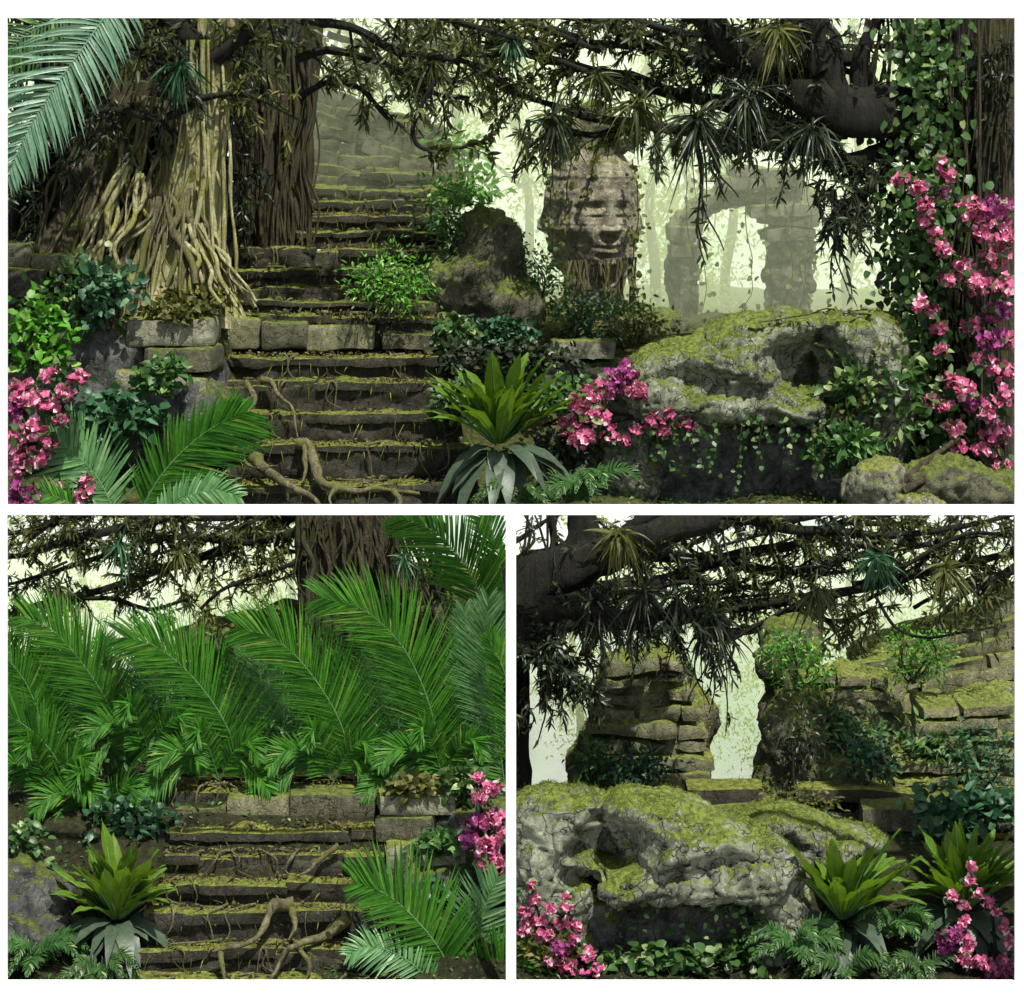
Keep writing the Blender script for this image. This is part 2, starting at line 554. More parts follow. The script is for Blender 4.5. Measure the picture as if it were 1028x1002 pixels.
def make_materials():
    moss, mossy = (0.10, 0.115, 0.016), (0.26, 0.25, 0.03)
    stone('stone_dark', (0.022, 0.021, 0.014), (0.09, 0.085, 0.06), (0.05, 0.055, 0.012), (0.15, 0.15, 0.025), 0.75, 1.0, 0.6)
    stone('stone_step', (0.014, 0.0135, 0.009), (0.065, 0.06, 0.042), (0.055, 0.064, 0.011), (0.20, 0.225, 0.036), 0.47, 1.8, 0.5)
    stone('stone_block', (0.07, 0.07, 0.045), (0.34, 0.34, 0.24), (0.10, 0.12, 0.025), (0.22, 0.24, 0.05), 0.42, 1.6, 0.5)
    stone('stone_boulder', (0.026, 0.03, 0.02), (0.30, 0.325, 0.235), (0.05, 0.07, 0.012), (0.16, 0.205, 0.03), 0.48, 1.3, 0.85)
    stone('stone_black_shade', (0.014, 0.014, 0.014), (0.15, 0.155, 0.145), (0.035, 0.05, 0.012), (0.11, 0.135, 0.02), 0.45, 1.4, 0.4)  # near-black stone; the base rocks carry shade in this colour
    stone('stone_mound', (0.03, 0.03, 0.017), (0.15, 0.145, 0.09), (0.05, 0.068, 0.014), (0.14, 0.17, 0.032), 0.52, 1.5, 0.5)
    stone('stone_pale', (0.07, 0.07, 0.035), (0.26, 0.255, 0.15), (0.07, 0.09, 0.017), (0.19, 0.22, 0.045), 0.55, 1.5, 0.4)
    stone('stone_face', (0.04, 0.037, 0.025), (0.40, 0.375, 0.275), (0.07, 0.075, 0.018), (0.15, 0.155, 0.04), 0.42, 1.5, 0.35)
    stone('stone_arch', (0.05, 0.05, 0.035), (0.20, 0.20, 0.15), (0.14, 0.16, 0.05), (0.24, 0.26, 0.09), 0.4, 1.0, 0.4)
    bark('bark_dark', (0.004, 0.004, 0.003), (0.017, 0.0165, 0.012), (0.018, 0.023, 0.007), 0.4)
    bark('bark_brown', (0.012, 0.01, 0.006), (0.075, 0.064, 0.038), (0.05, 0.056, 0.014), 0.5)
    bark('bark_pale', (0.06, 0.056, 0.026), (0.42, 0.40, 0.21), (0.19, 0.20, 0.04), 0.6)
    bark('root_moss', (0.028, 0.024, 0.013), (0.17, 0.155, 0.085), (0.09, 0.098, 0.022), 0.6)
    bark('vine_dark', (0.006, 0.007, 0.004), (0.04, 0.04, 0.022), (0.03, 0.035, 0.01), 0.5)
    leaf('leaf_canopy', (0.022, 0.034, 0.010), (0.085, 0.105, 0.03), (0.2, 0.2, 0.06), 0.42, 0.4)
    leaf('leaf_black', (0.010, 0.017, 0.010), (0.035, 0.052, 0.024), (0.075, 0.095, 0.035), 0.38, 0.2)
    leaf('leaf_olive', (0.05, 0.06, 0.012), (0.12, 0.13, 0.03), (0.2, 0.19, 0.05), 0.5, 0.3)
    leaf('leaf_teal', (0.012, 0.05, 0.02), (0.045, 0.13, 0.055), (0.13, 0.26, 0.14), 0.4, 0.25)
    leaf('leaf_palm', (0.012, 0.07, 0.006), (0.07, 0.24, 0.018), (0.2, 0.30, 0.05), 0.5, 0.36, 0.2, 0.93)
    leaf('leaf_palm_pale', (0.05, 0.16, 0.05), (0.16, 0.33, 0.12), (0.28, 0.45, 0.22), 0.4, 0.3)
    leaf('leaf_palm_blue', (0.06, 0.15, 0.09), (0.20, 0.35, 0.23), (0.36, 0.5, 0.38), 0.4, 0.3)
    leaf('leaf_nest', (0.035, 0.09, 0.008), (0.13, 0.23, 0.012), (0.24, 0.35, 0.03), 0.48, 0.3, 0.2)
    leaf('leaf_grey', (0.014, 0.03, 0.014), (0.075, 0.11, 0.07), (0.17, 0.20, 0.16), 0.42, 0.12, 0.3)
    leaf('leaf_shrub', (0.02, 0.07, 0.015), (0.07, 0.17, 0.04), (0.17, 0.30, 0.09), 0.45, 0.28)
    leaf('leaf_bright', (0.03, 0.14, 0.012), (0.12, 0.34, 0.03), (0.3, 0.5, 0.1), 0.45, 0.3)
    leaf('leaf_ivy', (0.018, 0.055, 0.014), (0.07, 0.15, 0.035), (0.24, 0.32, 0.12), 0.4, 0.25)
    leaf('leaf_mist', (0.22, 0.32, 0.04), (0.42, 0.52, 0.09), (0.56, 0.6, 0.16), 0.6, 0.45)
    leaf('petal_pink', (0.39, 0.04, 0.15), (0.67, 0.185, 0.36), (0.88, 0.58, 0.69), 0.6, 0.3, 0.2, 0.74)
    leaf('petal_plum', (0.19, 0.02, 0.12), (0.42, 0.08, 0.28), (0.7, 0.3, 0.5), 0.55, 0.25, 0.2)
    leaf('moss_fuzz', (0.032, 0.052, 0.009), (0.15, 0.19, 0.03), (0.26, 0.26, 0.06), 0.8, 0.2, 0.1)
    leaf('leaf_dead', (0.03, 0.022, 0.01), (0.13, 0.10, 0.045), (0.2, 0.19, 0.06), 0.7, 0.1, 0.2)
    ground('soil', (0.012, 0.011, 0.007), (0.035, 0.036, 0.016), (0.05, 0.06, 0.018))
    ground('moss_ground', (0.03, 0.035, 0.012), (0.07, 0.075, 0.025), (0.12, 0.125, 0.03))
    ground('bounce_pale', (0.42, 0.42, 0.40), (0.52, 0.52, 0.50), (0.48, 0.48, 0.46), 0.005)  # pale for the bounce light of the added ground
    t = NT('white_paint')
    v = t.coords()
    b = t.n('ShaderNodeBsdfPrincipled', Base__Color=(0.93, 0.93, 0.93, 1), Roughness=0.6, Normal=t.bump(t.noise(v, 40.0, 3), 0.05, 0.002))
    MAT['white_paint'] = t.surf(b.outputs[0])
    t = NT('stamen')
    b = t.n('ShaderNodeBsdfPrincipled', Base__Color=(0.85, 0.75, 0.6, 1), Roughness=0.6)
    MAT['stamen'] = t.surf(b.outputs[0])
    for nm, g in (('sky_far', SKY_GLOW), ('sky_near', SKY_GLOW * 0.62)):
        t = NT(nm)
        v = t.coords()
        c = t.mix(t.rng(t.noise(v, 0.5, 5, 0.6), 0.4, 0.6), (0.95, 1.0, 0.95), (0.72, 0.86, 0.68))
        e = t.n('ShaderNodeEmission', Color=c, Strength=g)
        MAT[nm] = t.surf(e.outputs[0])
    for nm, dens, col in (('mist', 0.055, (0.90, 1.0, 0.70, 1)), ('mist_thin', 0.30, (0.89, 1.0, 0.66, 1))):
        t = NT(nm)
        pv = t.n('ShaderNodeVolumePrincipled', Color=col, Density=dens, Anisotropy=-0.4)
        t.t.links.new(pv.outputs[0], t.out.inputs['Volume'])
        MAT[nm] = t.m
# ------------------------------------------------------------------ clipping used for boughs that run out above the lower openings
def clip_top(mb, pymin):
    V = mb.verts()
    keep = proj_py(V) >= pymin
    out = MB()
    for F in mb.q + mb.t:
        ok = keep[F].all(1)
        F = F[ok]
        if len(F):
            u, inv = np.unique(F, return_inverse=True)
            out.add(V[u], inv.reshape(F.shape))
    return out


def clip_right(mb, x=5.09):
    V = mb.verts()
    out = MB()
    for F in mb.q + mb.t:
        F = F[(V[F][:, :, 0] < x).all(1)]
        if len(F):
            u, inv = np.unique(F, return_inverse=True)
            out.add(V[u], inv.reshape(F.shape))
    return out


def pxpath(pts, ys):
    """list of photo pixels with their depths -> world points"""
    ys = np.broadcast_to(np.asarray(ys, float), (len(pts),))
    return np.array([P(p[0], p[1], y) for p, y in zip(pts, ys)])


# ------------------------------------------------------------------ plants
def frond(parent, path, n, ln, mat, nrm=(0, -1, 0.25), width=0.03, lead=0.75, droop=0.25, taper=0.5, rib='leaf_palm_pale', asym=(1.0, 1.0), clip=None, name='frond', rib_r=0.012):
    """a pinnate palm leaf: an arching midrib carrying two ranks of narrow leaflets"""
    path = spline(path, 40)
    T = norm(np.gradient(path, axis=0))
    nrm = norm(np.asarray(nrm, float))
    mb = MB()
    ts = np.linspace(0.1, 0.995, n)
    idx = np.clip((ts * 39).astype(int), 0, 39)
    C = np.array([path[min(39, int(t * 39))] * (1 - (t * 39) % 1) + path[min(39, int(t * 39) + 1)] * ((t * 39) % 1) for t in ts])
    for sgn, am in ((1, asym[0]), (-1, asym[1])):
        tt = T[idx]
        side = norm(np.cross(nrm, tt)) * sgn
        ld = lead + 0.9 * ts[:, None] ** 2
        D = side + tt * ld + nrm * (0.12 + 0.2 * RNG.random((n, 1))) + RNG.normal(size=(n, 3)) * 0.07
        L = ln * am * (np.sin(PI * (0.12 + 0.80 * ts)) ** 0.6) * (1 - taper * ts ** 3) * (0.88 + 0.24 * RNG.random(n))
        leaves(mb, C + RNG.normal(size=(n, 3)) * 0.004, D, nrm + 0.35 * side, L, width * (0.8 + 0.4 * RNG.random(n)), 5, 0.35, droop * (0.5 + RNG.random(n)), prof_needle)
    rb = MB()
    tube(rb, path, np.linspace(rib_r, rib_r * 0.3, 40), 5)
    if clip:
        mb, rb = clip_right(clip_top(mb, clip)), clip_right(clip_top(rb, clip))
    if mb.n == 0 or not mb.q:
        return None
    f = mb.build(name, MAT[mat], parent)
    if rb.q:
        sub('midrib', rb, MAT[rib], f)
    return f


def nest_fern(base, s, label, group, n=20, nlow=11):
    """bird's-nest fern: upright strap leaves in a rosette over broad drooping grey-green ones"""
    base = np.asarray(base, float)
    t = thing('rosette_plant', base, label, 'plant', group)
    for k in range(n):
        a = PI + PI * (k + 0.5) / n * 1.0 + RNG.normal() * 0.25 if k % 4 else RNG.random() * PI
        el = RNG.uniform(0.75, 1.42)
        D = np.array([math.cos(a) * math.cos(el) * 1.25, math.sin(a) * math.cos(el), math.sin(el)])
        mb = MB()
        U = np.cross(np.cross(D, [0, 0, 1.0]), D)
        leaves(mb, [base + np.array([D[0] * .06, D[1] * .06, 0.03]) * s], [D], [U], [s * RNG.uniform(0.7, 1.12)], [s * RNG.uniform(0.12, 0.19)], 10, 0.32, RNG.uniform(0.05, 0.42), prof_strap, wave=0.2)
        lf = mb.build('leaf', MAT['leaf_nest'], t)
        rb = MB()
        V = mb.verts().reshape(11, 3, 3)[:, 1]
        tube(rb, V + np.array([0, 0, 0.004]) * s, np.linspace(0.012, 0.003, 11) * s, 5)
        sub('midrib', rb, MAT['leaf_palm_pale'], lf)
    for k in range(nlow):
        a = PI * (1.0 + (k + 0.5) / nlow) + RNG.normal() * 0.15
        el = RNG.uniform(-0.35, 0.65)
        D = np.array([math.cos(a) * math.cos(el), math.sin(a) * math.cos(el), math.sin(el)])
        mb = MB()
        leaves(mb, [base + D * 0.10 * s + np.array([0, 0, -0.05 * s])], [D], [[0, -0.3, 1]], [s * RNG.uniform(0.4, 0.75)], [s * RNG.uniform(0.13, 0.22)], 9, 0.25, RNG.uniform(0.4, 1.0), prof_lance, wave=0.12)
        mb.build('drooping_leaf', MAT['leaf_grey'], t)
    return t


def leafy_fern(base, s, label, group, n=9, mat='leaf_shrub', flat=0.3, spread=1.0):
    """a small fern or compound-leaved plant: arching fronds out of one crown"""
    base = np.asarray(base, float)
    t = thing('fern', base, label, 'fern', group)
    for k in range(n):
        a = PI * 1.5 + RNG.uniform(-1.9, 1.9) * spread
        h = RNG.uniform(0.35, 1.0)
        D = np.array([math.cos(a), math.sin(a) * 0.8, 0])
        pts = [base, base + D * 0.25 * s + np.array([0, 0, 0.45 * h * s]), base + D * 0.62 * s + np.array([0, 0, 0.62 * h * s]), base + D * 0.95 * s + np.array([0, 0, (0.5 * h - flat * 0.5) * s])]
        frond(t, pts, 21, 0.27 * s * RNG.uniform(.8, 1.2), mat, (D[0] * -0.3, -0.8, 0.9), 0.045 * s, 0.6, 0.3, 0.8, 'leaf_shrub', rib_r=0.008 * s)
    return t


def shrub(base, size, nleaf, ll, mat, label, cat='shrub', group=None, name='shrub', stemmat='bark_brown', nst=6, prof=prof_lance, aspect=0.42, top_bias=0.3, clumps=7):
    """a bush: thin stems, and leaves in uneven clumps with gaps between"""
    base = np.asarray(base, float)
    size = np.asarray(size, float)
    t = thing(name, base, label, cat, group)
    st = MB()
    fo = MB()
    cl = []
    for k in range(clumps):
        d = rand_dirs(1, 0.3)[0]
        cl.append(base + np.array([0, 0, size[2] * 0.5]) + d * size * 0.5 * RNG.uniform(0.45, 0.95))
    for k in range(nst):
        e = cl[k % len(cl)]
        m = (base + e) / 2 + RNG.normal(size=3) * size * 0.08
        tube(st, spline([base + RNG.normal(size=3) * np.array([.05, .05, 0]) * size, m, e], 9), np.linspace(0.016, 0.005, 9) * (1 + size[2] * 0.4), 5, 0.2, k)
    per = max(3, nleaf // clumps)
    for c in cl:
        o = c + RNG.normal(size=(per, 3)) * size * 0.16
        o[:, 2] = np.maximum(o[:, 2], base[2] + 0.02)
        D = norm(o - c) * 0.7 + rand_dirs(per, top_bias) * 0.7
        U = rand_dirs(per, 1.2) + np.array([0, -0.5, 0])
        leaves(fo, o, D, U, ll * RNG.uniform(0.6, 1.25, per), ll * aspect * RNG.uniform(0.7, 1.2, per), 3, 0.2, RNG.uniform(0, 0.5, per), prof)
    f = fo.build('foliage', MAT[mat], t)
    st.build('stem', MAT[stemmat], t)
    return t


def creeper(paths, per_m, ll, mat, label, group=None, spread=0.1, out=(0, -1, 0.3), name='creeper', cat='climbing plant', stem_r=0.012, clip=None, aspect=0.85, prof=prof_heart):
    """a climbing or trailing plant along given paths"""
    t = thing(name, paths[0][0], label, cat, group)
    st, fo = MB(), MB()
    for i, p in enumerate(paths):
        p = np.asarray(p, float)
        ln = np.linalg.norm(np.diff(p, axis=0), axis=1).sum()
        n = max(8, int(ln / 0.08))
        q = spline(p, n)
        q = q + np.stack([vnoise(q * 3 + i, 3), vnoise(q * 3 + i, 4), vnoise(q * 3 + i, 5)], -1) * 0.04
        tube(st, q, np.linspace(stem_r, stem_r * 0.5, n), 5)
        m = int(ln * per_m)
        k = RNG.integers(0, n, m)
        o = q[k] + RNG.normal(size=(m, 3)) * spread
        D = rand_dirs(m, -0.4) + np.asarray(out) * 0.3
        U = np.asarray(out) * 1.0 + rand_dirs(m) * 0.7
        leaves(fo, o, D, U, ll * RNG.uniform(0.55, 1.3, m), ll * aspect * RNG.uniform(0.7, 1.15, m), 3, 0.12, RNG.uniform(0, 0.4, m), prof)
    if clip:
        st, fo = clip_top(st, clip), clip_top(fo, clip)
    fo.build('foliage', MAT[mat], t)
    if st.q:
        st.build('stem', MAT['vine_dark'], t)
    return t


def hanging_vine(top, length, sway, label, group, nleaf=26, ll=0.16, mat='leaf_canopy', r=0.012, clip=None, aspect=0.26, curl=0.0, strands=2):
    """a liana hanging from a bough: a few twisting strands with hanging leaves"""
    top = np.asarray(top, float)
    t = thing('hanging_vine', top, label, 'vine', group)
    st, fo = MB(), MB()
    for s in range(strands):
        n = 22
        z = np.linspace(0, 1, n)
        ph = RNG.uniform(0, 6)
        q = top[None, :] + np.stack([sway * z ** 1.5 + RNG.normal() * 0.12 * z + np.sin(z * RNG.uniform(5, 9) + ph) * 0.05 + curl * np.maximum(0, z - 0.7) * RNG.choice([-1, 1]),
                                     np.cos(z * 6 + ph) * 0.05, -length * z * RNG.uniform(0.7, 1.0)], -1)
        tube(st, q, np.linspace(r, r * 0.5, n), 5)
        m = nleaf // strands
        k = RNG.integers(2, n, m)
        D = rand_dirs(m, -1.3)
        leaves(fo, q[k], D, rand_dirs(m, 0) + np.array([0, -1, 0.3]), ll * RNG.uniform(0.6, 1.3, m), ll * aspect * RNG.uniform(0.7, 1.3, m), 3, 0.15, RNG.uniform(0, .3, m))
    if clip:
        st, fo = clip_top(st, clip), clip_top(fo, clip)
    if st.q:
        st.build('stem', MAT['vine_dark'], t)
    if fo.q:
        fo.build('foliage', MAT[mat], t)
    return t


LEAFY = 1.7


def bough(tree, path, r0, r1, nsub, sublen, nleaf, ll, mat='leaf_canopy', barkm='bark_dark', clip=None, aspect=0.2, start=0.1, droop=-0.5, spread=1.0, twig=0.02):
    """a limb with side twigs and hanging leaves; children of its tree"""
    n = 26
    q = spline(path, n)
    q = q + np.stack([vnoise(q * 1.3, 13), vnoise(q * 1.3, 14), vnoise(q * 1.3, 15)], -1) * r0 * 0.7
    br, fo = MB(), MB()
    rad = np.linspace(r0, r1, n)
    tube(br, q, rad, 16, 0.30, int(RNG.integers(99)), 5, 0.10)
    T = norm(np.gradient(q, axis=0))
    for k in range(nsub):
        i = int(RNG.uniform(start, 0.99) * (n - 1))
        d = norm(T[i] * RNG.uniform(0.1, 0.9) + rand_dirs(1, RNG.choice([-0.5, 0.4]))[0] * np.array([1, 0.8, 1]) * spread)
        L = sublen * RNG.uniform(0.45, 1.2)
        z = np.linspace(0, 1, 10)
        p = q[i][None] + d[None] * (L * z)[:, None] + np.array([0, 0, 1.0]) * (droop * L * 0.6 * z ** 2)[:, None]
        p = p + np.stack([vnoise(p * 5, 1), vnoise(p * 5, 2), vnoise(p * 5, 3)], -1) * 0.05 * z[:, None]
        tube(br, p, np.linspace(min(twig * 1.5, rad[i] * 0.5), twig * 0.3, 10), 5)
        m = int(nleaf * LEAFY)
        kk = RNG.integers(2, 10, m)
        D = rand_dirs(m, -0.35) + d * 0.5
        leaves(fo, p[kk] + RNG.normal(size=(m, 3)) * 0.015, D, rand_dirs(m, 1.0), ll * RNG.uniform(0.5, 1.3, m), ll * aspect * RNG.uniform(0.7, 1.4, m), 3, 0.18, RNG.uniform(0, 0.5, m))
    if clip:
        br, fo = clip_top(br, clip), clip_top(fo, clip)
    b = br.build('branch', MAT[barkm], tree) if br.q else None
    if fo.q:
        if b is not None:
            sub('foliage', fo, MAT[mat], b)
        else:
            fo.build('foliage', MAT[mat], tree)
    return b


def tuft(base, s, n, mat, label, group, down=-0.6, clip=None, width=0.07, name='epiphyte'):
    """an air plant sitting on a bough: a tuft of narrow leaves"""
    base = np.asarray(base, float)
    fo = MB()
    n = int(n * 1.5)
    width *= 0.72
    D = rand_dirs(n, down) + np.array([0, -0.35, 0])
    leaves(fo, np.repeat(base[None], n, 0) + RNG.normal(size=(n, 3)) * 0.04 * s, D, rand_dirs(n, 0.6), s * RNG.uniform(0.5, 1.1, n), s * width * RNG.uniform(0.7, 1.4, n), 6, 0.3, RNG.uniform(0.3, 1.1, n), prof_needle)
    if clip:
        fo = clip_top(fo, clip)
    if fo.q:
        o = fo.build(name, MAT[mat], None, base)
        return tag(o, label, 'air plant', group)


def blossoms(mb, ctr, c, rad, n, size):
    """n papery flowers of five petals round a point"""
    d = rand_dirs(n, 0.15) + np.array([0, -0.75, 0])
    d = norm(d)
    o = c + rand_dirs(n) * np.asarray(rad) * (RNG.random((n, 1)) ** 0.45)
    a = rand_dirs(n)
    e1 = norm(np.cross(d, a))
    e2 = np.cross(d, e1)
    sz = size * RNG.choice([0.45, 0.8, 1.0, 1.15], n)
    for k in range(5):
        th = k * 2 * PI / 5 + RNG.normal(size=n) * 0.12
        r = e1 * np.cos(th)[:, None] + e2 * np.sin(th)[:, None]
        leaves(mb, o, r + d * RNG.uniform(0.15, 0.6, (n, 1)), d, sz * 0.55, sz * 0.52, 3, 0.18, RNG.uniform(-0.2, 0.3, n), prof_heart, wave=0.08)
    for k in range(3):
        th = k * 2 * PI / 3
        leaves(ctr, o, d + 0.45 * (e1 * math.cos(th) + e2 * math.sin(th)), e1, sz * 0.25, sz * 0.05, 1, 0.1, 0, prof_heart)


def flower_shrub(base, stems, clusters, size, label, group, nleaf=200, leafmat='leaf_ivy', plum=()):
    """bougainvillea-like: dark woody stems, green leaves, bunches of pink flowers.
    clusters: (world centre, radius, count)"""
    t = thing('flowering_shrub', base, label, 'flowering shrub', group)
    st, fo = MB(), MB()
    for k, p in enumerate(stems):
        q = spline(p, 20)
        tube(st, q, np.linspace(0.028, 0.008, 20), 6, 0.2, k)
    for k, (c, r, n) in enumerate(clusters):
        mb, ct = MB(), MB()
        blossoms(mb, ct, c, np.asarray(r) * 1.12, int(n * 2.4) + 2, size * 0.70)
        b = mb.build('flower_bunch', MAT['petal_plum' if k in plum else 'petal_pink'], t)
        sub('stamens', ct, MAT['stamen'], b)
        m = max(3, int(nleaf * 1.7) // len(clusters))
        o = c + rand_dirs(m) * np.asarray(r) * 1.15 * RNG.random((m, 1)) ** 0.5 + np.array([0, 0.07, 0])
        leaves(fo, o, rand_dirs(m, 0), rand_dirs(m, 0.5) + np.array([0, -0.8, 0]), size * RNG.uniform(0.5, 1.1, m), size * 0.55, 3, 0.15, 0.2, prof_heart)
    st.build('stem', MAT['bark_dark'], t)
    fo.build('foliage', MAT[leafmat], t)
    return t


def root_net(parent, starts, ends, n, y0, y1, r, seed=0, name='root', mat='bark_pale', jit=5.0):
    """aerial roots that flow down between two curves given in photo pixels"""
    for k in range(n):
        a = (k + RNG.uniform(0.1, 0.9)) / n
        s = np.array(starts[0]) * (1 - a) + np.array(starts[1]) * a
        b = np.clip(a + RNG.normal() * 0.13, 0, 1)
        e = np.array(ends[0]) * (1 - b) + np.array(ends[1]) * b
        e[1] += RNG.normal() * 7
        ys, ye = y0 + RNG.normal() * 0.12, y1 + RNG.normal() * 0.15
        pts = []
        for z in np.linspace(0, 1, 6):
            px = s[0] * (1 - z) + e[0] * z + (RNG.normal() * jit if 0 < z < 1 else 0)
            py = s[1] * (1 - z) + e[1] * z
            pts.append(P(px, py, ys * (1 - z) + ye * z))
        q = spline(pts, 22)
        mb = MB()
        rr = r * RNG.choice([0.35, 0.5, 0.7, 1.0, 1.3])
        tube(mb, q, np.linspace(rr * 0.8, rr * 0.7, 22) * (1 + 0.25 * vnoise(q * 4, k)), 7, 0.2, k)
        mb.build(name, MAT[mat], parent)


def stone_block(x0, x1, y_top, y_bot, y, depth, mat, label, group=None, rot=(0, 0, 0), seed=0, name='stone_block', amp=0.025, cat='stone block', parent=None, res=0.07):
    """a block whose front face spans the given photo pixels when it stands at depth y"""
    a, b = P(x0, y_top, y), P(x1, y_bot, y)
    dims = (b[0] - a[0], depth, a[2] - b[2])
    c = np.array([(a[0] + b[0]) / 2, y + depth / 2, (a[2] + b[2]) / 2])
    mb = MB()
    rough_box(mb, c, dims, rot, res, amp, seed)
    if parent is not None:
        o = mb.build(name, MAT[mat], parent)
    else:
        o = tag(mb.build(name, MAT[mat], None, c - np.array([0, 0, dims[2] / 2])), label, cat, group)
    fuzz(mb, o, int(260 * dims[0] * FZ / res * 0.07), 0.04 * res / 0.07, zmin=0.45, mask=0.1, seed=seed)
    return o


FZ = 1.0


def stairs(edges, parent, mat='stone_step', nose=0.05, amp=0.022, seed=0, size=1.0):
    """edges: (px0, px1, py of the tread's front edge, depth y), from the lowest step up"""
    out = []
    for k, (x0, x1, py, y) in enumerate(edges):
        ny = edges[k + 1][3] if k + 1 < len(edges) else y + 0.6
        a, b = P(x0, py, y), P(x1, py, y)
        zt = a[2]
        zb = P(0, edges[k - 1][2], edges[k - 1][3])[2] if k else zt - 0.5
        h = zt - zb + 0.05
        d = ny - y + 0.22
        mb = MB()
        # riser course, then the overhanging tread slab made of two or three uneven lengths
        th = min(0.12, h * 0.35)
        rough_box(mb, ((a[0] + b[0]) / 2, y + nose + 0.02 + d / 2, zt - th * 0.35 - (h - th * 0.35) / 2), (b[0] - a[0], d + 0.06, h - th * 0.35), (0, 0, 0), 0.06, amp * 2.4, seed + k, 1.0, 3.5)
        cuts = [0] + sorted(RNG.uniform(0.15, 0.88, RNG.integers(1, 4)).tolist()) + [1]
        sl = MB()
        for u, v in zip(cuts[:-1], cuts[1:]):
            xa, xb = a[0] + (b[0] - a[0]) * u, a[0] + (b[0] - a[0]) * v
            if RNG.random() < 0.06:
                continue
            rough_box(sl, ((xa + xb) / 2, y + d / 2 + RNG.normal() * 0.04, zt - th / 2 + RNG.normal() * 0.02 * size), (xb - xa + 0.01, d, th * RNG.uniform(0.85, 1.25)), (RNG.normal() * 0.015, RNG.normal() * 0.012, RNG.normal() * 0.02), 0.05, amp * 1.5, seed + 40 + k, 0.9, 3.0)
        off = mb.n
        mb.v += sl.v
        mb.q += [F + off for F in sl.q]
        mb.n += sl.n
        o = mb.build('step', MAT[mat], parent)
        m = fuzz(sl, o, int(420 * (b[0] - a[0]) * FZ), 0.04 * size, zmin=0.15, mask=-0.02, seed=seed + k)
        # rootlets and debris that hang over the riser
        hg = MB()
        nn = int(9 * (b[0] - a[0]))
        xs = RNG.uniform(a[0], b[0], nn)
        oo = np.stack([xs, np.full(nn, y - 0.01) + RNG.normal(size=nn) * 0.015, np.full(nn, zt - 0.02) - RNG.random(nn) * th], -1)
        leaves(hg, oo, rand_dirs(nn, -1.6) + np.array([0, -0.4, 0]), rand_dirs(nn) + np.array([0, -1, 0]), size * RNG.uniform(0.05, 0.22, nn), 0.014 * size, 3, 0.1, 0.5, prof_needle)
        sub('hanging_moss', hg, MAT['moss_fuzz'], o)['kind'] = 'stuff'
        out.append(o)
        # thin rootlets draped over the edge, and rubble left in the corner of the tread
        rt_, rb_ = MB(), MB()
        for j in range(int(1.7 * (b[0] - a[0]) / size)):
            x0 = RNG.uniform(a[0], b[0])
            q = spline([[x0 + RNG.normal() * .2, y + d * .5, zt + .015], [x0 + RNG.normal() * .08, y + .08, zt + .025], [x0, y - .03, zt - .01], [x0 + RNG.normal() * .05, y - .02, zt - h * .5], [x0 + RNG.normal() * .12, y - .03, zt - h * RNG.uniform(.7, 1.0)]], 14)
            tube(rt_, q, np.linspace(.02, .007, 14) * size * RNG.uniform(.5, 1.5), 5, .2, j)
        if rt_.q:
            sub('rootlets', rt_, MAT['root_moss'], o)['kind'] = 'stuff'
        for j in range(int(9 * (b[0] - a[0]) / size)):
            r = RNG.uniform(.015, .05) * size
            c = np.array([RNG.uniform(a[0], b[0]), ny - .02 - abs(RNG.normal()) * .09 * size, zt + r * .4])
            for VV, FF in sphere_raw(c, r * RNG.uniform(.6, 1.3, 3), 0, 7, 5):
                rb_.add(VV + rand_dirs(len(VV)) * r * .18, FF)
        sub('rubble', rb_, MAT['stone_step'], o, False)['kind'] = 'stuff'
    return out


def block_wall(mb, x0, x1, z0, z1, y, depth, bw, bh, seed=0, amp=0.05, slope=0.0):
    """a ruined wall of coursed blocks as one mesh: every block stands a little in or out"""
    z = z0
    r = 0
    while z < z1 - bh * 0.4:
        h = bh * RNG.uniform(0.8, 1.2)
        x = x0 - (RNG.random() * bw)
        while x < x1:
            w = bw * RNG.uniform(0.6, 1.4)
            xa, xb = max(x, x0), min(x + w, x1)
            if xb - xa > bw * 0.15 and not (z + h > z1 - bh and RNG.random() < 0.2):
                cx = (xa + xb) / 2
                rough_box(mb, (cx, y + depth / 2 + RNG.normal() * amp, z + h / 2 + slope * (cx - x0)), (xb - xa - 0.015, depth, h - 0.01), (0, -math.atan(slope) + RNG.normal() * 0.01, RNG.normal() * 0.02), 0.1, 0.025, seed + r)
            x += w
        z += h
        r += 1
make_materials()


# ------------------------------------------------------------------ setting
def grid_sheet(name, x0, x1, y0, y1, nx, ny, fz, mat, skirt=None):
    X, Y = np.meshgrid(np.linspace(x0, x1, nx), np.linspace(y0, y1, ny), indexing='xy')
    Z = fz(X.ravel(), Y.ravel())
    V = np.stack([X.ravel(), Y.ravel(), Z], -1)
    i = np.arange(ny - 1)[:, None] * nx
    j = np.arange(nx - 1)[None, :]
    F = np.stack([i + j, i + j + 1, i + nx + j + 1, i + nx + j], -1).reshape(-1, 4)
    mb = MB()
    mb.add(V, F)
    if skirt is not None:
        top = V[:nx]
        low = top.copy()
        low[:, 2] = skirt
        k = np.arange(nx - 1)
        mb.add(np.vstack([top, low]), np.stack([k + 1, k, k + nx, k + nx + 1], -1))
    return tag(mb.build(name, MAT[mat]), kind='structure')


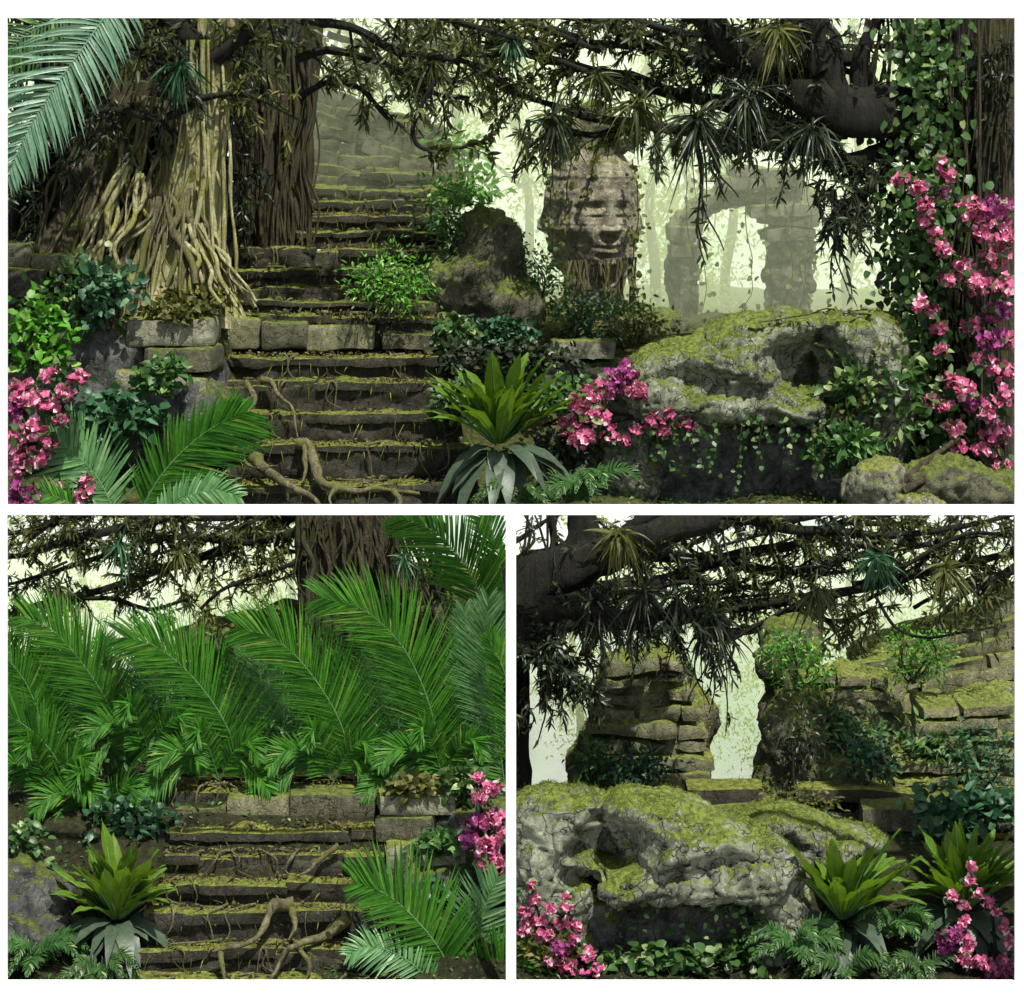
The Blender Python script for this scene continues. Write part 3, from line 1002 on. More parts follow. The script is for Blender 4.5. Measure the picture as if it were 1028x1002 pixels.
def z_top(x, y):
    pl = 5.14 + (232 - 514) * 0.01 * (CAM_D + y) / CAM_D
    z = 3.15 + 2.1 * sstep(12.4, 15.6, y)
    z = z + 0.75 * sstep(13.5, 14.2, y) * sstep(pl + 0.1, pl - 0.25, x)
    p = np.stack([x, y, 0 * x], -1)
    z = z + fbm(p * 0.9, 4, 5) * 0.10 + fbm(p * 4, 3, 6) * 0.03
    pr = 5.14 + (446 - 514) * 0.01 * (CAM_D + y) / CAM_D
    z = z - 0.75 * sstep(pr, pr + 0.5, x) * sstep(12.6, 14.2, y) * sstep(18.0, 16.6, y)
    z = z - 0.9 * sstep(21, 30, y)
    return z


def z_low(x, y):
    right = sstep(5.0, 5.5, x)
    z = 0.03 + 1.35 * sstep(0.25, 2.3, y)
    z = z - right * (0.35 * sstep(0.3, 1.5, y) + 1.7 * sstep(3.6, 7.0, y))
    p = np.stack([x, y, 0 * x], -1)
    return z + fbm(p * 1.2, 4, 8) * 0.07 + fbm(p * 5, 3, 9) * 0.02


grid_sheet('bounce_ground', -60, 70, -60, 0.15, 4, 4, lambda x, y: 0 * x - 0.6, 'bounce_pale')  # added out of view, pale so that it bounces sunlight onto the frame
grid_sheet('ground', -140, 150, 0.15, 200, 4, 4, lambda x, y: 0 * x - 0.72, 'moss_ground')
grid_sheet('terrain', -3.5, 14, 0.16, 10.6, 170, 110, z_low, 'soil', -0.8)
grid_sheet('terrain', -9, 20, 11.2, 45, 240, 200, z_top, 'moss_ground', -0.8)


def sky_sheet(x0, x1, y, z0, z1, bow):
    mb = MB()
    n = 24
    xs = np.linspace(x0, x1, n)
    ys = y - bow * ((xs - (x0 + x1) / 2) / ((x1 - x0) / 2)) ** 2
    V = np.vstack([np.stack([xs, ys, 0 * xs + z0], -1), np.stack([xs, ys, 0 * xs + z1], -1)])
    k = np.arange(n - 1)
    mb.add(V, np.stack([k, k + 1, k + n + 1, k + n], -1))
    return tag(mb.build('sky', MAT['sky_far' if y > 20 else 'sky_near']), kind='structure')


sky_sheet(-45, 55, 60, -3, 45, 16)
sky_sheet(-5.5, 15.8, 10.5, -0.75, 3.46, 1.2)


def mist_box(a, b, mat):
    mb = MB()
    a, b = np.array(a, float), np.array(b, float)
    c = np.array([[x, y, z] for z in (a[2], b[2]) for y in (a[1], b[1]) for x in (a[0], b[0])])
    mb.add(c, [[0, 2, 3, 1], [4, 5, 7, 6], [0, 1, 5, 4], [2, 6, 7, 3], [0, 4, 6, 2], [1, 3, 7, 5]])
    return tag(mb.build('mist', MAT[mat], smooth=False), kind='stuff')


mist_box((-8.5, 18.7, 3.0), (19.5, 44, 12.5), 'mist')
mist_box((-3.2, 6.3, -0.7), (13.5, 9.2, 3.35), 'mist_thin')

# the white frame with its three openings
fr = MB()
xb = [-0.6, 0.07, 5.08, 5.18, 10.19, 10.88]
zb = [-0.61, 0.17, 4.85, 4.95, 9.84, 10.65]
solid = {(i, j) for i in range(5) for j in range(5)} - {(1, 1), (3, 1), (1, 3), (2, 3), (3, 3)}
ft = 0.05
for i, j in solid:
    x0, x1, z0, z1 = xb[i], xb[i + 1], zb[j], zb[j + 1]
    fr.add([[x0, 0, z0], [x1, 0, z0], [x1, 0, z1], [x0, 0, z1]], [[0, 1, 2, 3]])
    fr.add([[x0, ft, z0], [x1, ft, z0], [x1, ft, z1], [x0, ft, z1]], [[3, 2, 1, 0]])
    for di, dj, q in ((-1, 0, [[x0, 0, z0], [x0, 0, z1], [x0, ft, z1], [x0, ft, z0]]), (1, 0, [[x1, 0, z1], [x1, 0, z0], [x1, ft, z0], [x1, ft, z1]]),
                      (0, -1, [[x1, 0, z0], [x0, 0, z0], [x0, ft, z0], [x1, ft, z0]]), (0, 1, [[x0, 0, z1], [x1, 0, z1], [x1, ft, z1], [x0, ft, z1]])):
        if (i + di, j + dj) not in solid:
            fr.add(q, [[0, 1, 2, 3]])
tag(fr.build('white_frame', MAT['white_paint'], None, (5.14, 0, -0.61), smooth=False), 'thin white frame with one wide opening above two smaller ones', 'frame')

# ================================================================== TOP SCENE
# ---- stairs
st = thing('stone_staircase', P(340, 505, 12.3), 'broad mossy stone staircase with creeping roots in the wide upper scene', 'staircase', 'ruined stone staircases')
stairs([(222, 482, 522, 11.9), (230, 478, 486, 12.4), (222, 470, 447, 12.95), (216, 462, 418, 13.5), (212, 446, 385, 14.05), (210, 440, 359, 14.6)], st)
for k, (x0, x1, yt, yb) in enumerate([(208, 262, 321, 352), (262, 308, 323, 351), (308, 378, 325, 352), (384, 436, 336, 352)]):
    stone_block(x0, x1, yt, yb, 15.0, 0.7, 'stone_pale' if k in (0, 2) else 'stone_mound', '', parent=st, name='landing_block', seed=k + 3, rot=(0, 0.02, RNG.normal() * 0.02))
stairs([(214, 442, 317, 15.3), (228, 436, 303, 15.8), (228, 436, 290, 16.3), (230, 440, 270, 16.8), (234, 444, 250, 17.3), (262, 448, 234, 17.8), (300, 446, 217, 18.3), (300, 450, 203, 18.8), (298, 452, 190, 19.3), (292, 446, 175, 19.9)], st, seed=20)
# roots creeping over the steps
for k, pts in enumerate([[(300, 445, 12.9), (312, 452, 12.86), (318, 478, 12.4), (330, 488, 12.3), (352, 494, 12.25), (380, 492, 12.2), (420, 498, 12.2)],
                         [(258, 462, 12.85), (272, 478, 12.4), (292, 488, 12.3), (312, 500, 12.1), (325, 512, 12.0)],
                         [(262, 382, 14.0), (275, 386, 13.95), (284, 402, 13.5), (296, 414, 13.4), (300, 440, 12.95)],
                         [(250, 386, 14.0), (256, 402, 13.6), (250, 415, 13.4), (258, 432, 13.0)],
                         [(305, 446, 12.9), (306, 470, 12.5), (303, 486, 12.35)],
                         [(224, 398, 13.5), (240, 418, 13.4), (232, 440, 12.9), (250, 470, 12.4), (280, 470, 12.4)],
                         [(340, 488, 12.3), (332, 500, 12.1), (336, 515, 11.9)], [(395, 494, 12.2), (400, 505, 12.0), (396, 515, 11.9)]]):
    mb = MB()
    q = spline([P(*p) for p in pts], 30)
    q += np.stack([vnoise(q * 4, k), vnoise(q * 4, k + 9) * 0.5, vnoise(q * 4, k + 5) * 0.4], -1) * 0.05 + np.array([0, -0.06, 0.03])
    tube(mb, q, np.linspace(0.085, 0.018, 30) * (1.2 if k in (0, 1) else 0.6) * (1 + 0.3 * vnoise(q * 5, 3)), 8, 0.25, k)
    tag(mb.build('creeping_root', MAT['root_moss'], None, q[0]), ['mossy root forking down over the lowest tread of the wide scene\'s stairs', 'thick root slanting to the foot of the wide scene\'s stairs', 'knotted root below the landing of the wide scene\'s stairs',
        'short root at the left side of the wide scene\'s middle steps', 'stubby root dropping straight down the second lowest riser, upper stairs', 'thin root wandering down the left edge of the upper scene\'s stairs',
        'small rootlet over the lowest riser, below the fork, upper scene', 'small rootlet hanging right of centre on the lowest riser, upper scene'][k], 'root', 'roots creeping over the upper stairs')

# ---- masonry beside and behind the stairs
tw = MB()
a, b = P(176, 30, 18.9), P(311, 305, 18.9)
block_wall(tw, a[0], b[0], b[2], a[2], 18.9, 0.8, 0.7, 0.42, 5, 0.06)
tag(tw.build('ruined_wall', MAT['stone_dark'], None, (a[0], 18.9, b[2])), 'dark coursed stone wall behind the two tree trunks left of the stairs', 'ruined wall')
cw = thing('terraced_parapet', P(295, 180, 20.3), 'pale ruined parapet of slanting stone courses rising above the stair head', 'parapet')
for k, (yl, yr, th) in enumerate([(80, 132, 12), (93, 140, 13), (107, 147, 11), (119, 154, 13), (133, 161, 14), (147, 168, 14), (161, 175, 12), (172, 184, 16)]):
    y = 21.6 - 0.24 * k
    a, b = P(288, yl, y), P(444 + 3 * k, yr, y)
    c = (a + b) / 2
    L = np.linalg.norm(b - a)
    ang = math.atan2(a[2] - b[2], b[0] - a[0])
    cuts = [-0.5] + sorted(RNG.uniform(-0.42, 0.42, 4).tolist()) + [0.5]
    mb = MB()
    for u, v in zip(cuts[:-1], cuts[1:]):
        cc = c + (b - a) * (u + v) / 2
        rough_box(mb, (cc[0], y + 0.6 + RNG.normal() * 0.09, cc[2] - th * S(y) / 2 + RNG.normal() * .02), (L * (v - u) - 0.01, 1.2, th * S(y) * RNG.uniform(.85, 1.15)), (RNG.normal() * .04, ang + RNG.normal() * .025, RNG.normal() * 0.06), 0.07, 0.06, 60 + k, 1.0, 2.4)
    fuzz(mb, mb.build('course', MAT['stone_mound'], cw), 1300, 0.06, 'moss_fuzz', 0.3, -0.1, k)

# slabs of the left retaining wall
RW = 'fallen slabs left of the upper stairs'
for k, (x0, x1, yt, yb, y, m, lb) in enumerate([(128, 216, 320, 348, 13.5, 'stone_block', 'pale flat slab topmost of the pile left of the upper stairs, with sprigs on it'),
                                                (146, 217, 349, 376, 13.3, 'stone_mound', 'mossy slab second from top of the pile left of the upper stairs'),
                                                (116, 208, 376, 398, 13.2, 'stone_block', 'wide low slab with a pale end, lowest of the pile left of the upper stairs'),
                                                (30, 86, 256, 274, 14.0, 'stone_mound', 'flat mossy slab below the hanging palm leaf at far left'),
                                                (-20, 48, 270, 300, 13.9, 'stone_step', 'dark slab at the left edge under the flat mossy slab'),
                                                (76, 120, 284, 322, 13.8, 'stone_step', 'upright dark block at the foot of the fig roots'),
                                                (-12, 34, 244, 268, 14.1, 'stone_mound', 'rounded mossy stone at the left edge below the hanging palm leaf')]):
    stone_block(x0, x1, yt, yb, y, 0.9, m, lb, RW, (0, RNG.normal() * 0.03, RNG.normal() * 0.08), k + 11)
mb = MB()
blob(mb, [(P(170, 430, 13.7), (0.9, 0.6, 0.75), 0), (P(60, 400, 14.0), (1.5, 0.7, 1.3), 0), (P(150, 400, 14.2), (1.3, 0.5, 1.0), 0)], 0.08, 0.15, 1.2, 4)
o = tag(mb.build('rock_bank', MAT['stone_black_shade'], None, P(120, 500, 13.5)), 'dark rock bank in shadow behind the pink flowers, lower left of the wide scene', 'rock')
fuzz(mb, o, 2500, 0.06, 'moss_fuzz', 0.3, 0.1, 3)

# ---- strangler fig at the left
fig = thing('fig_tree', P(180, 300, 14.8), 'old strangler fig with a curtain of pale aerial roots left of the upper stairs', 'tree', 'large old trees')
mb = MB()
q = spline(pxpath([(222, -20), (212, 60), (205, 110), (196, 160), (186, 220), (182, 270), (184, 312)], [14.9, 14.9, 14.9, 14.85, 14.8, 14.7, 14.6]), 46)
z = np.linspace(0, 1, 46)
tube(mb, q, 0.30 + 0.12 * z + 0.35 * np.maximum(0, z - 0.7) ** 1.2 * 2, 40, 0.10, 2, flutes=9, flute_amp=0.14)
mb.build('trunk', MAT['bark_pale'], fig)
mb = MB()
q = spline(pxpath([(150, -20), (140, 60), (120, 130), (92, 200), (60, 262), (40, 300)], [15.1, 15.1, 15.0, 14.9, 14.7, 14.5]), 36)
tube(mb, q, np.linspace(0.3, 0.42, 36), 28, 0.15, 6, flutes=7, flute_amp=0.16)
mb.build('trunk', MAT['bark_brown'], fig)
mb = MB()
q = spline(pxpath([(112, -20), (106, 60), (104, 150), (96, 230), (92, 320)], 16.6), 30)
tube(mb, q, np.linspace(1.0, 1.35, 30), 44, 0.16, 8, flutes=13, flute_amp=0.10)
mb.build('trunk', MAT['bark_dark'], fig)  # added dark stem, a backing for the shade between the hanging roots
mb = MB()
q = spline(pxpath([(207, 40), (202, 110), (190, 180), (176, 240), (166, 318)], [15.05, 15.05, 15.1, 15.15, 15.2]), 60)
z = np.linspace(0, 1, 60)
tube(mb, q, 0.30 + 0.12 * z + 0.62 * z ** 2.2, 72, 0.10, 22, flutes=15, flute_amp=0.13)
mb.build('trunk', MAT['bark_pale'], fig)
root_net(fig, [(186, 40), (222, 40)], [(160, 300), (236, 298)], 14, 14.6, 14.3, 0.05, 1, jit=3)
root_net(fig, [(120, 95), (190, 100)], [(40, 285), (190, 290)], 34, 14.8, 14.35, 0.042, 2, mat='root_moss')
root_net(fig, [(100, 70), (180, 90)], [(60, 290), (180, 295)], 26, 15.2, 14.6, 0.04, 2, mat='bark_brown')
root_net(fig, [(186, 225), (206, 225)], [(196, 312), (262, 306)], 16, 14.35, 13.95, 0.042, 5, jit=4)
root_net(fig, [(120, 160), (150, 180)], [(70, 262), (120, 300)], 12, 14.5, 14.1, 0.05, 6)
root_net(fig, [(150, 200), (200, 190)], [(90, 310), (232, 304)], 14, 14.5, 14.1, 0.055, 3, mat='root_moss')
root_net(fig, [(60, 150), (130, 100)], [(10, 265), (100, 280)], 14, 14.9, 14.3, 0.03, 4, mat='bark_brown')
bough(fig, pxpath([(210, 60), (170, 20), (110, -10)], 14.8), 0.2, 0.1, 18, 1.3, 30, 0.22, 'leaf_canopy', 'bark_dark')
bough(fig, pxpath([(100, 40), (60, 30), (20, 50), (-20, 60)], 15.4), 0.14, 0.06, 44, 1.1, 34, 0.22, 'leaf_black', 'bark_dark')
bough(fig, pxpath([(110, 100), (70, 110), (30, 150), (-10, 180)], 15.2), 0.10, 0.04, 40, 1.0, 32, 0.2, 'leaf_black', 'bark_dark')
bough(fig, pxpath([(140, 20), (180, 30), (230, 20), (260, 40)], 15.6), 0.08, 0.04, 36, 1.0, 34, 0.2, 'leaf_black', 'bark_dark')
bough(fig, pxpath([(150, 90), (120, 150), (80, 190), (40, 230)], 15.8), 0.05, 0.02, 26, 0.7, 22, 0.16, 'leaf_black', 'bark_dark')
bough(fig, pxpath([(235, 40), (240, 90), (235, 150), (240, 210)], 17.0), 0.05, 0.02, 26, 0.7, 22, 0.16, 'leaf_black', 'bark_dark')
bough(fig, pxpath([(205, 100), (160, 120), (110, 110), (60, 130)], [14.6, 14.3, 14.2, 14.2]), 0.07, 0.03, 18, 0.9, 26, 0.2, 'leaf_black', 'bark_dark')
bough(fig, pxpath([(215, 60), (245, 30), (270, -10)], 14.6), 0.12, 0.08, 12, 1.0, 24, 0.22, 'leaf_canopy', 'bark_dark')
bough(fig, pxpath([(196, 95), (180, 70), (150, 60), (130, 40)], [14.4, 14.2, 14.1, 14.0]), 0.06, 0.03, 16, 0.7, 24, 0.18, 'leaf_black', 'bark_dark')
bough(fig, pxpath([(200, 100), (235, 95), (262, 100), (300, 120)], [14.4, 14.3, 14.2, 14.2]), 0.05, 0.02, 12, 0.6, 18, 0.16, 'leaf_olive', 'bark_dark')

# the darker tree right beside it
dk = thing('dark_tree', P(285, 255, 18.2), 'dark fluted tree trunk between the strangler fig and the upper stair flight', 'tree', 'large old trees')
for pts, r in (([(298, -20), (292, 60), (284, 140), (280, 200), (276, 262), (272, 330)], 0.40), ([(262, -20), (258, 60), (254, 150), (250, 230), (244, 290), (240, 330)], 0.26)):
    mb = MB()
    q = spline(pxpath(pts, 18.2), 36)
    tube(mb, q, np.linspace(r, r * 1.25, 36), 28, 0.12, 9, flutes=7, flute_amp=0.15)
    mb.build('trunk', MAT['bark_brown'], dk)
root_net(dk, [(250, 10), (318, 10)], [(240, 250), (312, 262)], 26, 17.7, 17.7, 0.04, 7, mat='bark_brown')
root_net(dk, [(200, 60), (250, 60)], [(215, 240), (250, 250)], 12, 17.4, 17.4, 0.025, 8, mat='bark_dark')
for pts, ys, r0, ns, nl, m in (([(296, 60), (330, 50), (380, 62), (430, 90), (470, 100)], 15.0, 0.07, 18, 16, 'leaf_canopy'),
                               ([(300, 20), (350, 25), (400, 50), (460, 60), (520, 90)], 14.6, 0.08, 22, 17, 'leaf_canopy'),
                               ([(300, 100), (330, 85), (360, 90), (390, 120)], 15.3, 0.05, 12, 20, 'leaf_canopy'),
                               ([(300, 0), (360, 0), (440, 15), (520, 40)], 14.5, 0.09, 22, 17, 'leaf_canopy')):
    bough(dk, pxpath(pts, ys), r0, 0.03, ns, 0.75, nl, 0.2, m, 'bark_dark')
# the thin drooping bough with big single leaves
bough(dk, pxpath([(440, 75), (425, 100), (415, 130), (425, 148), (460, 148), (490, 138), (512, 112)], 14.4), 0.04, 0.015, 12, 0.35, 7, 0.2, 'leaf_canopy', 'bark_dark', aspect=0.4)

# ---- right-hand tree and its great bough
rt = thing('gnarled_tree', P(965, 505, 14.6), 'great gnarled tree at the right edge with a bough reaching across the wide scene', 'tree', 'large old trees')
for pts, r, m in (([(955, -20), (958, 60), (962, 150), (968, 260), (975, 380), (985, 520)], 0.62, 'bark_dark'), ([(1008, -20), (1000, 80), (1002, 200), (1010, 330), (1020, 520)], 0.36, 'bark_brown'), ([(905, -20), (912, 60), (922, 130), (940, 200)], 0.16, 'bark_brown')):
    mb = MB()
    q = spline(pxpath(pts, 14.7), 44)
    tube(mb, q, np.linspace(r * 0.85, r * 1.1, 44), 34, 0.14, 12, flutes=8, flute_amp=0.12)
    mb.build('trunk', MAT[m], rt)
root_net(rt, [(930, 20), (1015, 20)], [(920, 480), (1020, 470)], 22, 14.0, 13.9, 0.025, 11, mat='bark_brown')
bough(rt, pxpath([(950, 165), (915, 140), (880, 120), (845, 95), (815, 80), (780, 62), (730, 40), (670, 15)], [14.5, 14.3, 14.2, 14.1, 14.0, 13.9, 13.9, 13.9]), 0.46, 0.16, 46, 0.9, 24, 0.2, 'leaf_black', 'bark_dark', start=0.4)
bough(rt, pxpath([(845, 95), (832, 55), (818, 20), (812, -20)], 14.1), 0.32, 0.2, 10, 0.7, 14, 0.18, 'leaf_black', 'bark_dark')
bough(rt, pxpath([(868, 110), (866, 70), (874, 40), (896, 0)], 14.2), 0.15, 0.07, 10, 0.5, 8, 0.15, 'leaf_black', 'bark_dark')
bough(rt, pxpath([(830, 70), (800, 30), (780, 0)], 13.9), 0.18, 0.1, 14, 0.8, 22, 0.2, 'leaf_black', 'bark_dark')
bough(rt, pxpath([(900, 150), (860, 160), (820, 150), (780, 135), (720, 128)], [14.3, 13.9, 13.7, 13.6, 13.6]), 0.14, 0.03, 34, 0.55, 26, 0.2, 'leaf_black', 'bark_dark')
bough(rt, pxpath([(910, 175), (870, 190), (850, 200), (835, 215)], [14.3, 13.8, 13.7, 13.7]), 0.09, 0.02, 26, 0.6, 28, 0.18, 'leaf_black', 'bark_dark')
for pts, r0, ns, sl, nl, m in (([(850, 130), (790, 125), (720, 100), (640, 85), (560, 60), (480, 30), (420, 0)], 0.17, 58, 0.75, 24, 'leaf_canopy'),
                               ([(810, 150), (740, 140), (680, 128), (610, 120), (540, 100), (490, 82)], 0.12, 46, 0.6, 24, 'leaf_canopy'),
                               ([(840, 100), (780, 85), (700, 60), (620, 30), (560, 5)], 0.17, 34, 0.7, 20, 'leaf_black'),
                               ([(860, 60), (760, 40), (680, 30), (600, 10)], 0.12, 24, 0.7, 18, 'leaf_canopy'),
                               ([(730, 70), (660, 50), (590, 45), (500, 55), (440, 55)], 0.08, 30, 0.6, 18, 'leaf_canopy'),
                               ([(640, 120), (600, 135), (560, 130), (530, 150)], 0.06, 22, 0.5, 22, 'leaf_canopy')):
    bough(rt, pxpath(pts, RNG.uniform(15.0, 16.6)), r0, 0.025, int(ns * .8), sl, nl, 0.2, m, 'bark_dark')
for k in range(12):
    x0, y0 = RNG.uniform(380, 760), RNG.uniform(-5, 70)
    dx = RNG.uniform(90, 170)
    bough(rt, pxpath([(x0 + dx, y0 + RNG.uniform(20, 60)), (x0 + dx * .5, y0 + RNG.uniform(0, 30)), (x0, y0)], RNG.uniform(14.8, 16.0)), RNG.uniform(.03, .06), 0.02, 12, 0.6, 12, RNG.uniform(.12, .2), ['leaf_canopy', 'leaf_canopy', 'leaf_black', 'leaf_olive'][k % 4], 'bark_dark')
for k in range(8):
    x0, y0 = RNG.uniform(300, 480), RNG.uniform(-5, 80)
    bough(dk, pxpath([(x0 - 60, y0 + RNG.uniform(-30, 10)), (x0, y0), (x0 + 60, y0 + RNG.uniform(10, 40))], RNG.uniform(20.6, 22.0)), RNG.uniform(.03, .07), 0.02, 14, 0.6, 13, RNG.uniform(.12, .2), ['leaf_canopy', 'leaf_olive'][k % 2], 'bark_dark')
# wiry twigs against the sky
for k in range(9):
    x = RNG.uniform(850, 905)
    bough(rt, pxpath([(x, 95 + RNG.uniform(-10, 20)), (x + RNG.uniform(-12, 12), 60), (x + RNG.uniform(-18, 20), 20), (x + RNG.uniform(-20, 24), -10)], 14.3), 0.03, 0.012, 4, 0.35, 5, 0.12, 'leaf_black', 'vine_dark')
for k in range(8):
    x = RNG.uniform(985, 1020)
    bough(rt, pxpath([(x, RNG.uniform(120, 180)), (x + 8, 90), (x + RNG.uniform(-15, 25), 40)], 13.9), 0.025, 0.012, 4, 0.35, 9, 0.16, 'leaf_black', 'vine_dark')

# ---- face tower
def face_tower():
    y = 19.4
    s = S(y)
    c = P(597, 350, y)
    H = P(0, 150, y)[2] - c[2]
    nt, nz = 260, 260
    th = np.linspace(0, 2 * PI, nt, endpoint=False)
    zz = np.linspace(-0.25, 1, nz)
    T, Z = np.meshgrid(th, zz)
    py = 350 - Z * 200
    R = np.interp(py, [148, 160, 178, 192, 230, 258, 272, 300, 345, 400], [24, 34, 40, 45, 46, 41, 36, 33, 40, 54]) * s
    D = np.zeros_like(R)
    for ang, scale in ((-PI / 2 + 0.30, 1.0), (-PI / 2 - 1.55, 1.0), (-PI / 2 + 2.2, 1.0)):
        da = (T - ang + PI) % (2 * PI) - PI
        a = da * 0.56
        h = (py - 176) / 92.0
        g = lambda x, m, w: np.exp(-((x - m) / w) ** 2)
        win = sstep(0.52, 0.38, np.abs(a)) * sstep(-0.1, 0.02, h) * sstep(1.1, 1.0, h)
        d = 0.05 * np.cos(np.clip(a / 0.5, -1, 1) * PI / 2)
        for sg in (-1, 1):
            d = d - 0.085 * g(a, sg * 0.185, 0.10) * g(h, 0.37, 0.08)
            d = d + 0.085 * g(a, sg * 0.185, 0.095) * g(h, 0.395, 0.05) - 0.03 * g(a, sg * 0.185, 0.1) * g(h, 0.435, 0.012)
            d = d + 0.05 * g(a, sg * 0.2, 0.15) * g(h - 0.05 * np.abs(a), 0.24, 0.05)
            d = d + 0.035 * g(a, sg * 0.25, 0.1) * g(h, 0.62, 0.12)
            d = d + 0.06 * g(a, sg * 0.075, 0.04) * g(h, 0.58, 0.035)
            d = d + 0.09 * g(a, sg * 0.47, 0.035) * sstep(0.2, 0.3, h) * sstep(0.72, 0.62, h)
        d = d + 0.19 * g(a, 0, 0.06) * sstep(0.24, 0.58, h) * sstep(0.67, 0.575, h)
        d = d + 0.075 * g(a, 0, 0.16) * (g(h + 0.35 * a * a, 0.735, 0.032) + 1.1 * g(h + 0.5 * a * a, 0.815, 0.04)) - 0.022 * g(a, 0, 0.2) * g(h + 0.5 * a * a, 0.775, 0.011)
        d = d + 0.08 * g(a, 0, 0.15) * g(h, 0.95, 0.06)
        D = D + d * win
    # headdress bands, block courses and erosion
    D = D + 0.025 * sstep(180, 176, py) * sstep(160, 164, py)
    row = (py / 18.0) % 1
    D = D - 0.008 * np.exp(-((row - 0.5) / 0.05) ** 2)
    col = (T * 3.2 + np.floor(py / 18.0 + 0.5) * 0.5) % 1
    D = D - 0.018 * np.exp(-((col - 0.5) / 0.025) ** 2)
    X = np.stack([np.cos(T), np.sin(T) * 0.9, 0 * T], -1)
    V = c + X * (R + D)[..., None]
    V[..., 2] = c[2] + Z * H
    V = V.reshape(-1, 3)
    V = V + X.reshape(-1, 3) * (fbm(V * 3, 4, 3) * 0.045 + fbm(V * 1.0, 2, 8) * 0.06)[:, None]
    i = np.arange(nz - 1)[:, None] * nt
    j = np.arange(nt)[None, :]
    mb = MB()
    mb.add(V, np.stack([i + j, i + (j + 1) % nt, i + nt + (j + 1) % nt, i + nt + j], -1).reshape(-1, 4))
    top = V[-nt:]
    k = np.arange(nt)
    mb.add(np.vstack([top, top.mean(0) + [0, 0, 0.12]]), np.stack([k, (k + 1) % nt, np.full(nt, nt)], -1))
    t = thing('carved_face_tower', c, 'weathered stone tower carved with calm faces, roots dripping below its chins', 'stone tower')
    mb.build('carved_head', MAT['stone_face'], t)
    mb = MB()
    blob(mb, [(P(575, 150, y), (0.32, 0.4, 0.5), 0), (P(612, 145, y), (0.5, 0.4, 0.35), 0.3), (P(600, 130, y), (0.35, 0.35, 0.4), 0)], 0.05, 0.1, 2.0, 6)
    fuzz(mb, mb.build('headdress', MAT['stone_mound'], t), 1400, .05, 'moss_fuzz', .2, -.1, 2)
    root_net(t, [(560, 262), (640, 258)], [(562, 345), (636, 345)], 34, y - 0.66, y - 0.72, 0.022, 12, mat='root_moss', jit=2)
    return t


face_tower()
creeper([spline(pxpath(p, 18.55), 14) for p in ([(560, 150), (552, 200), (556, 240), (550, 290)], [(575, 150), (570, 190), (566, 235)], [(636, 160), (641, 210), (636, 260), (642, 310)], [(600, 150), (592, 175), (585, 200)])], 34, 0.09, 'leaf_olive', 'small-leaved creeper trailing down both sides of the carved face tower', None, 0.07)
mb = MB()
blob(mb, [(P(600, 350, 19.2), (1.3, 0.9, 0.8), 0), (P(560, 350, 18.6), (0.9, 0.7, 0.5), 0), (P(640, 350, 19.5), (0.9, 0.8, 0.7), 0)], 0.07, 0.12, 1.2, 14)
o = tag(mb.build('rock_mound', MAT['stone_mound'], None, P(600, 380, 19)), 'mossy rock mound carrying the carved face tower', 'rock')
fuzz(mb, o, 4000, 0.06, 'moss_fuzz', 0.2, 0.0, 9)

# ---- ruined arch
ar = thing('ruined_arch', P(750, 340, 22.6), 'pale ruined stone arch on two pillars half lost in mist', 'stone arch')
for x0, x1, yt in ((674, 700, 228), (770, 816, 212)):
    z0, z1 = P(0, 345, 22.6)[2], P(0, yt, 22.6)[2]
    xa, xc = P(x0, 0, 22.6)[0], P(x1, 0, 22.6)[0]
    mb = MB()
    n = 15
    blob(mb, [((xa + xc) / 2 + RNG.normal() * .03, 23.0, z0 + (z1 - z0) * k / (n - 1)) for k in range(n)] and [((((xa + xc) / 2 + RNG.normal() * .04), 23.0, z0 + (z1 - z0) * k / (n - 1)), ((xc - xa) * RNG.uniform(.47, .52), .45, (z1 - z0) / n * 1.7), 0) for k in range(n)], .055, .06, 2.0, 31, .03, .08)
    pl = mb.build('pillar', MAT['stone_arch'], ar)
    cp = MB()
    rough_box(cp, ((xa + xc) / 2, 22.95, z1 - .12), ((xc - xa) * 1.22, 1.0, .26), (0, .04, .05), .07, .03, 33)
    rough_box(cp, ((xa + xc) / 2, 22.95, z1 - .42), ((xc - xa) * 1.1, .95, .2), (0, -.03, .05), .07, .03, 34)
    sub('capital', cp, MAT['stone_arch'], pl)
mb = MB()
pts = [(687, 226), (695, 208), (712, 196), (734, 189), (756, 188), (784, 193), (806, 204), (820, 210)]
blob(mb, [(P(x, y + 5, 23.0), (.26, .45, .19 if k < 10 else .32), 0) for k, (x, y) in enumerate(zip(np.interp(np.linspace(0, 6, 15), range(7), [p[0] for p in pts[:-1]]), np.interp(np.linspace(0, 6, 15), range(7), [p[1] for p in pts[:-1]])))], .055, .07, 2.2, 72, .03, .08)
mb.build('arch_ring', MAT['stone_arch'], ar)
mb = MB()
for x0, x1, yt, yb in ((720, 765, 178, 192), (765, 806, 170, 190), (734, 770, 168, 180), (752, 818, 206, 218)):
    a, b = P(x0, yt, 22.4), P(x1, yb, 22.4)
    rough_box(mb, ((a[0] + b[0]) / 2, 22.9, (a[2] + b[2]) / 2), (b[0] - a[0], 1.0, a[2] - b[2]), (0, RNG.normal() * 0.05, 0.05), 0.08, 0.04, 90)
mb.build('coping', MAT['stone_arch'], ar)
tag(creeper([spline(pxpath([(x, 180), (x + RNG.uniform(-8, 8), 230), (x + RNG.uniform(-14, 14), 280), (x + RNG.uniform(-14, 14), 325)], 22.3), 12) for x in (690, 703, 752, 770, 784, 800, 811)], 8, 0.12, 'leaf_olive', 'thin bare creepers trailing over the ruined arch pillars', None, 0.12), None, None)

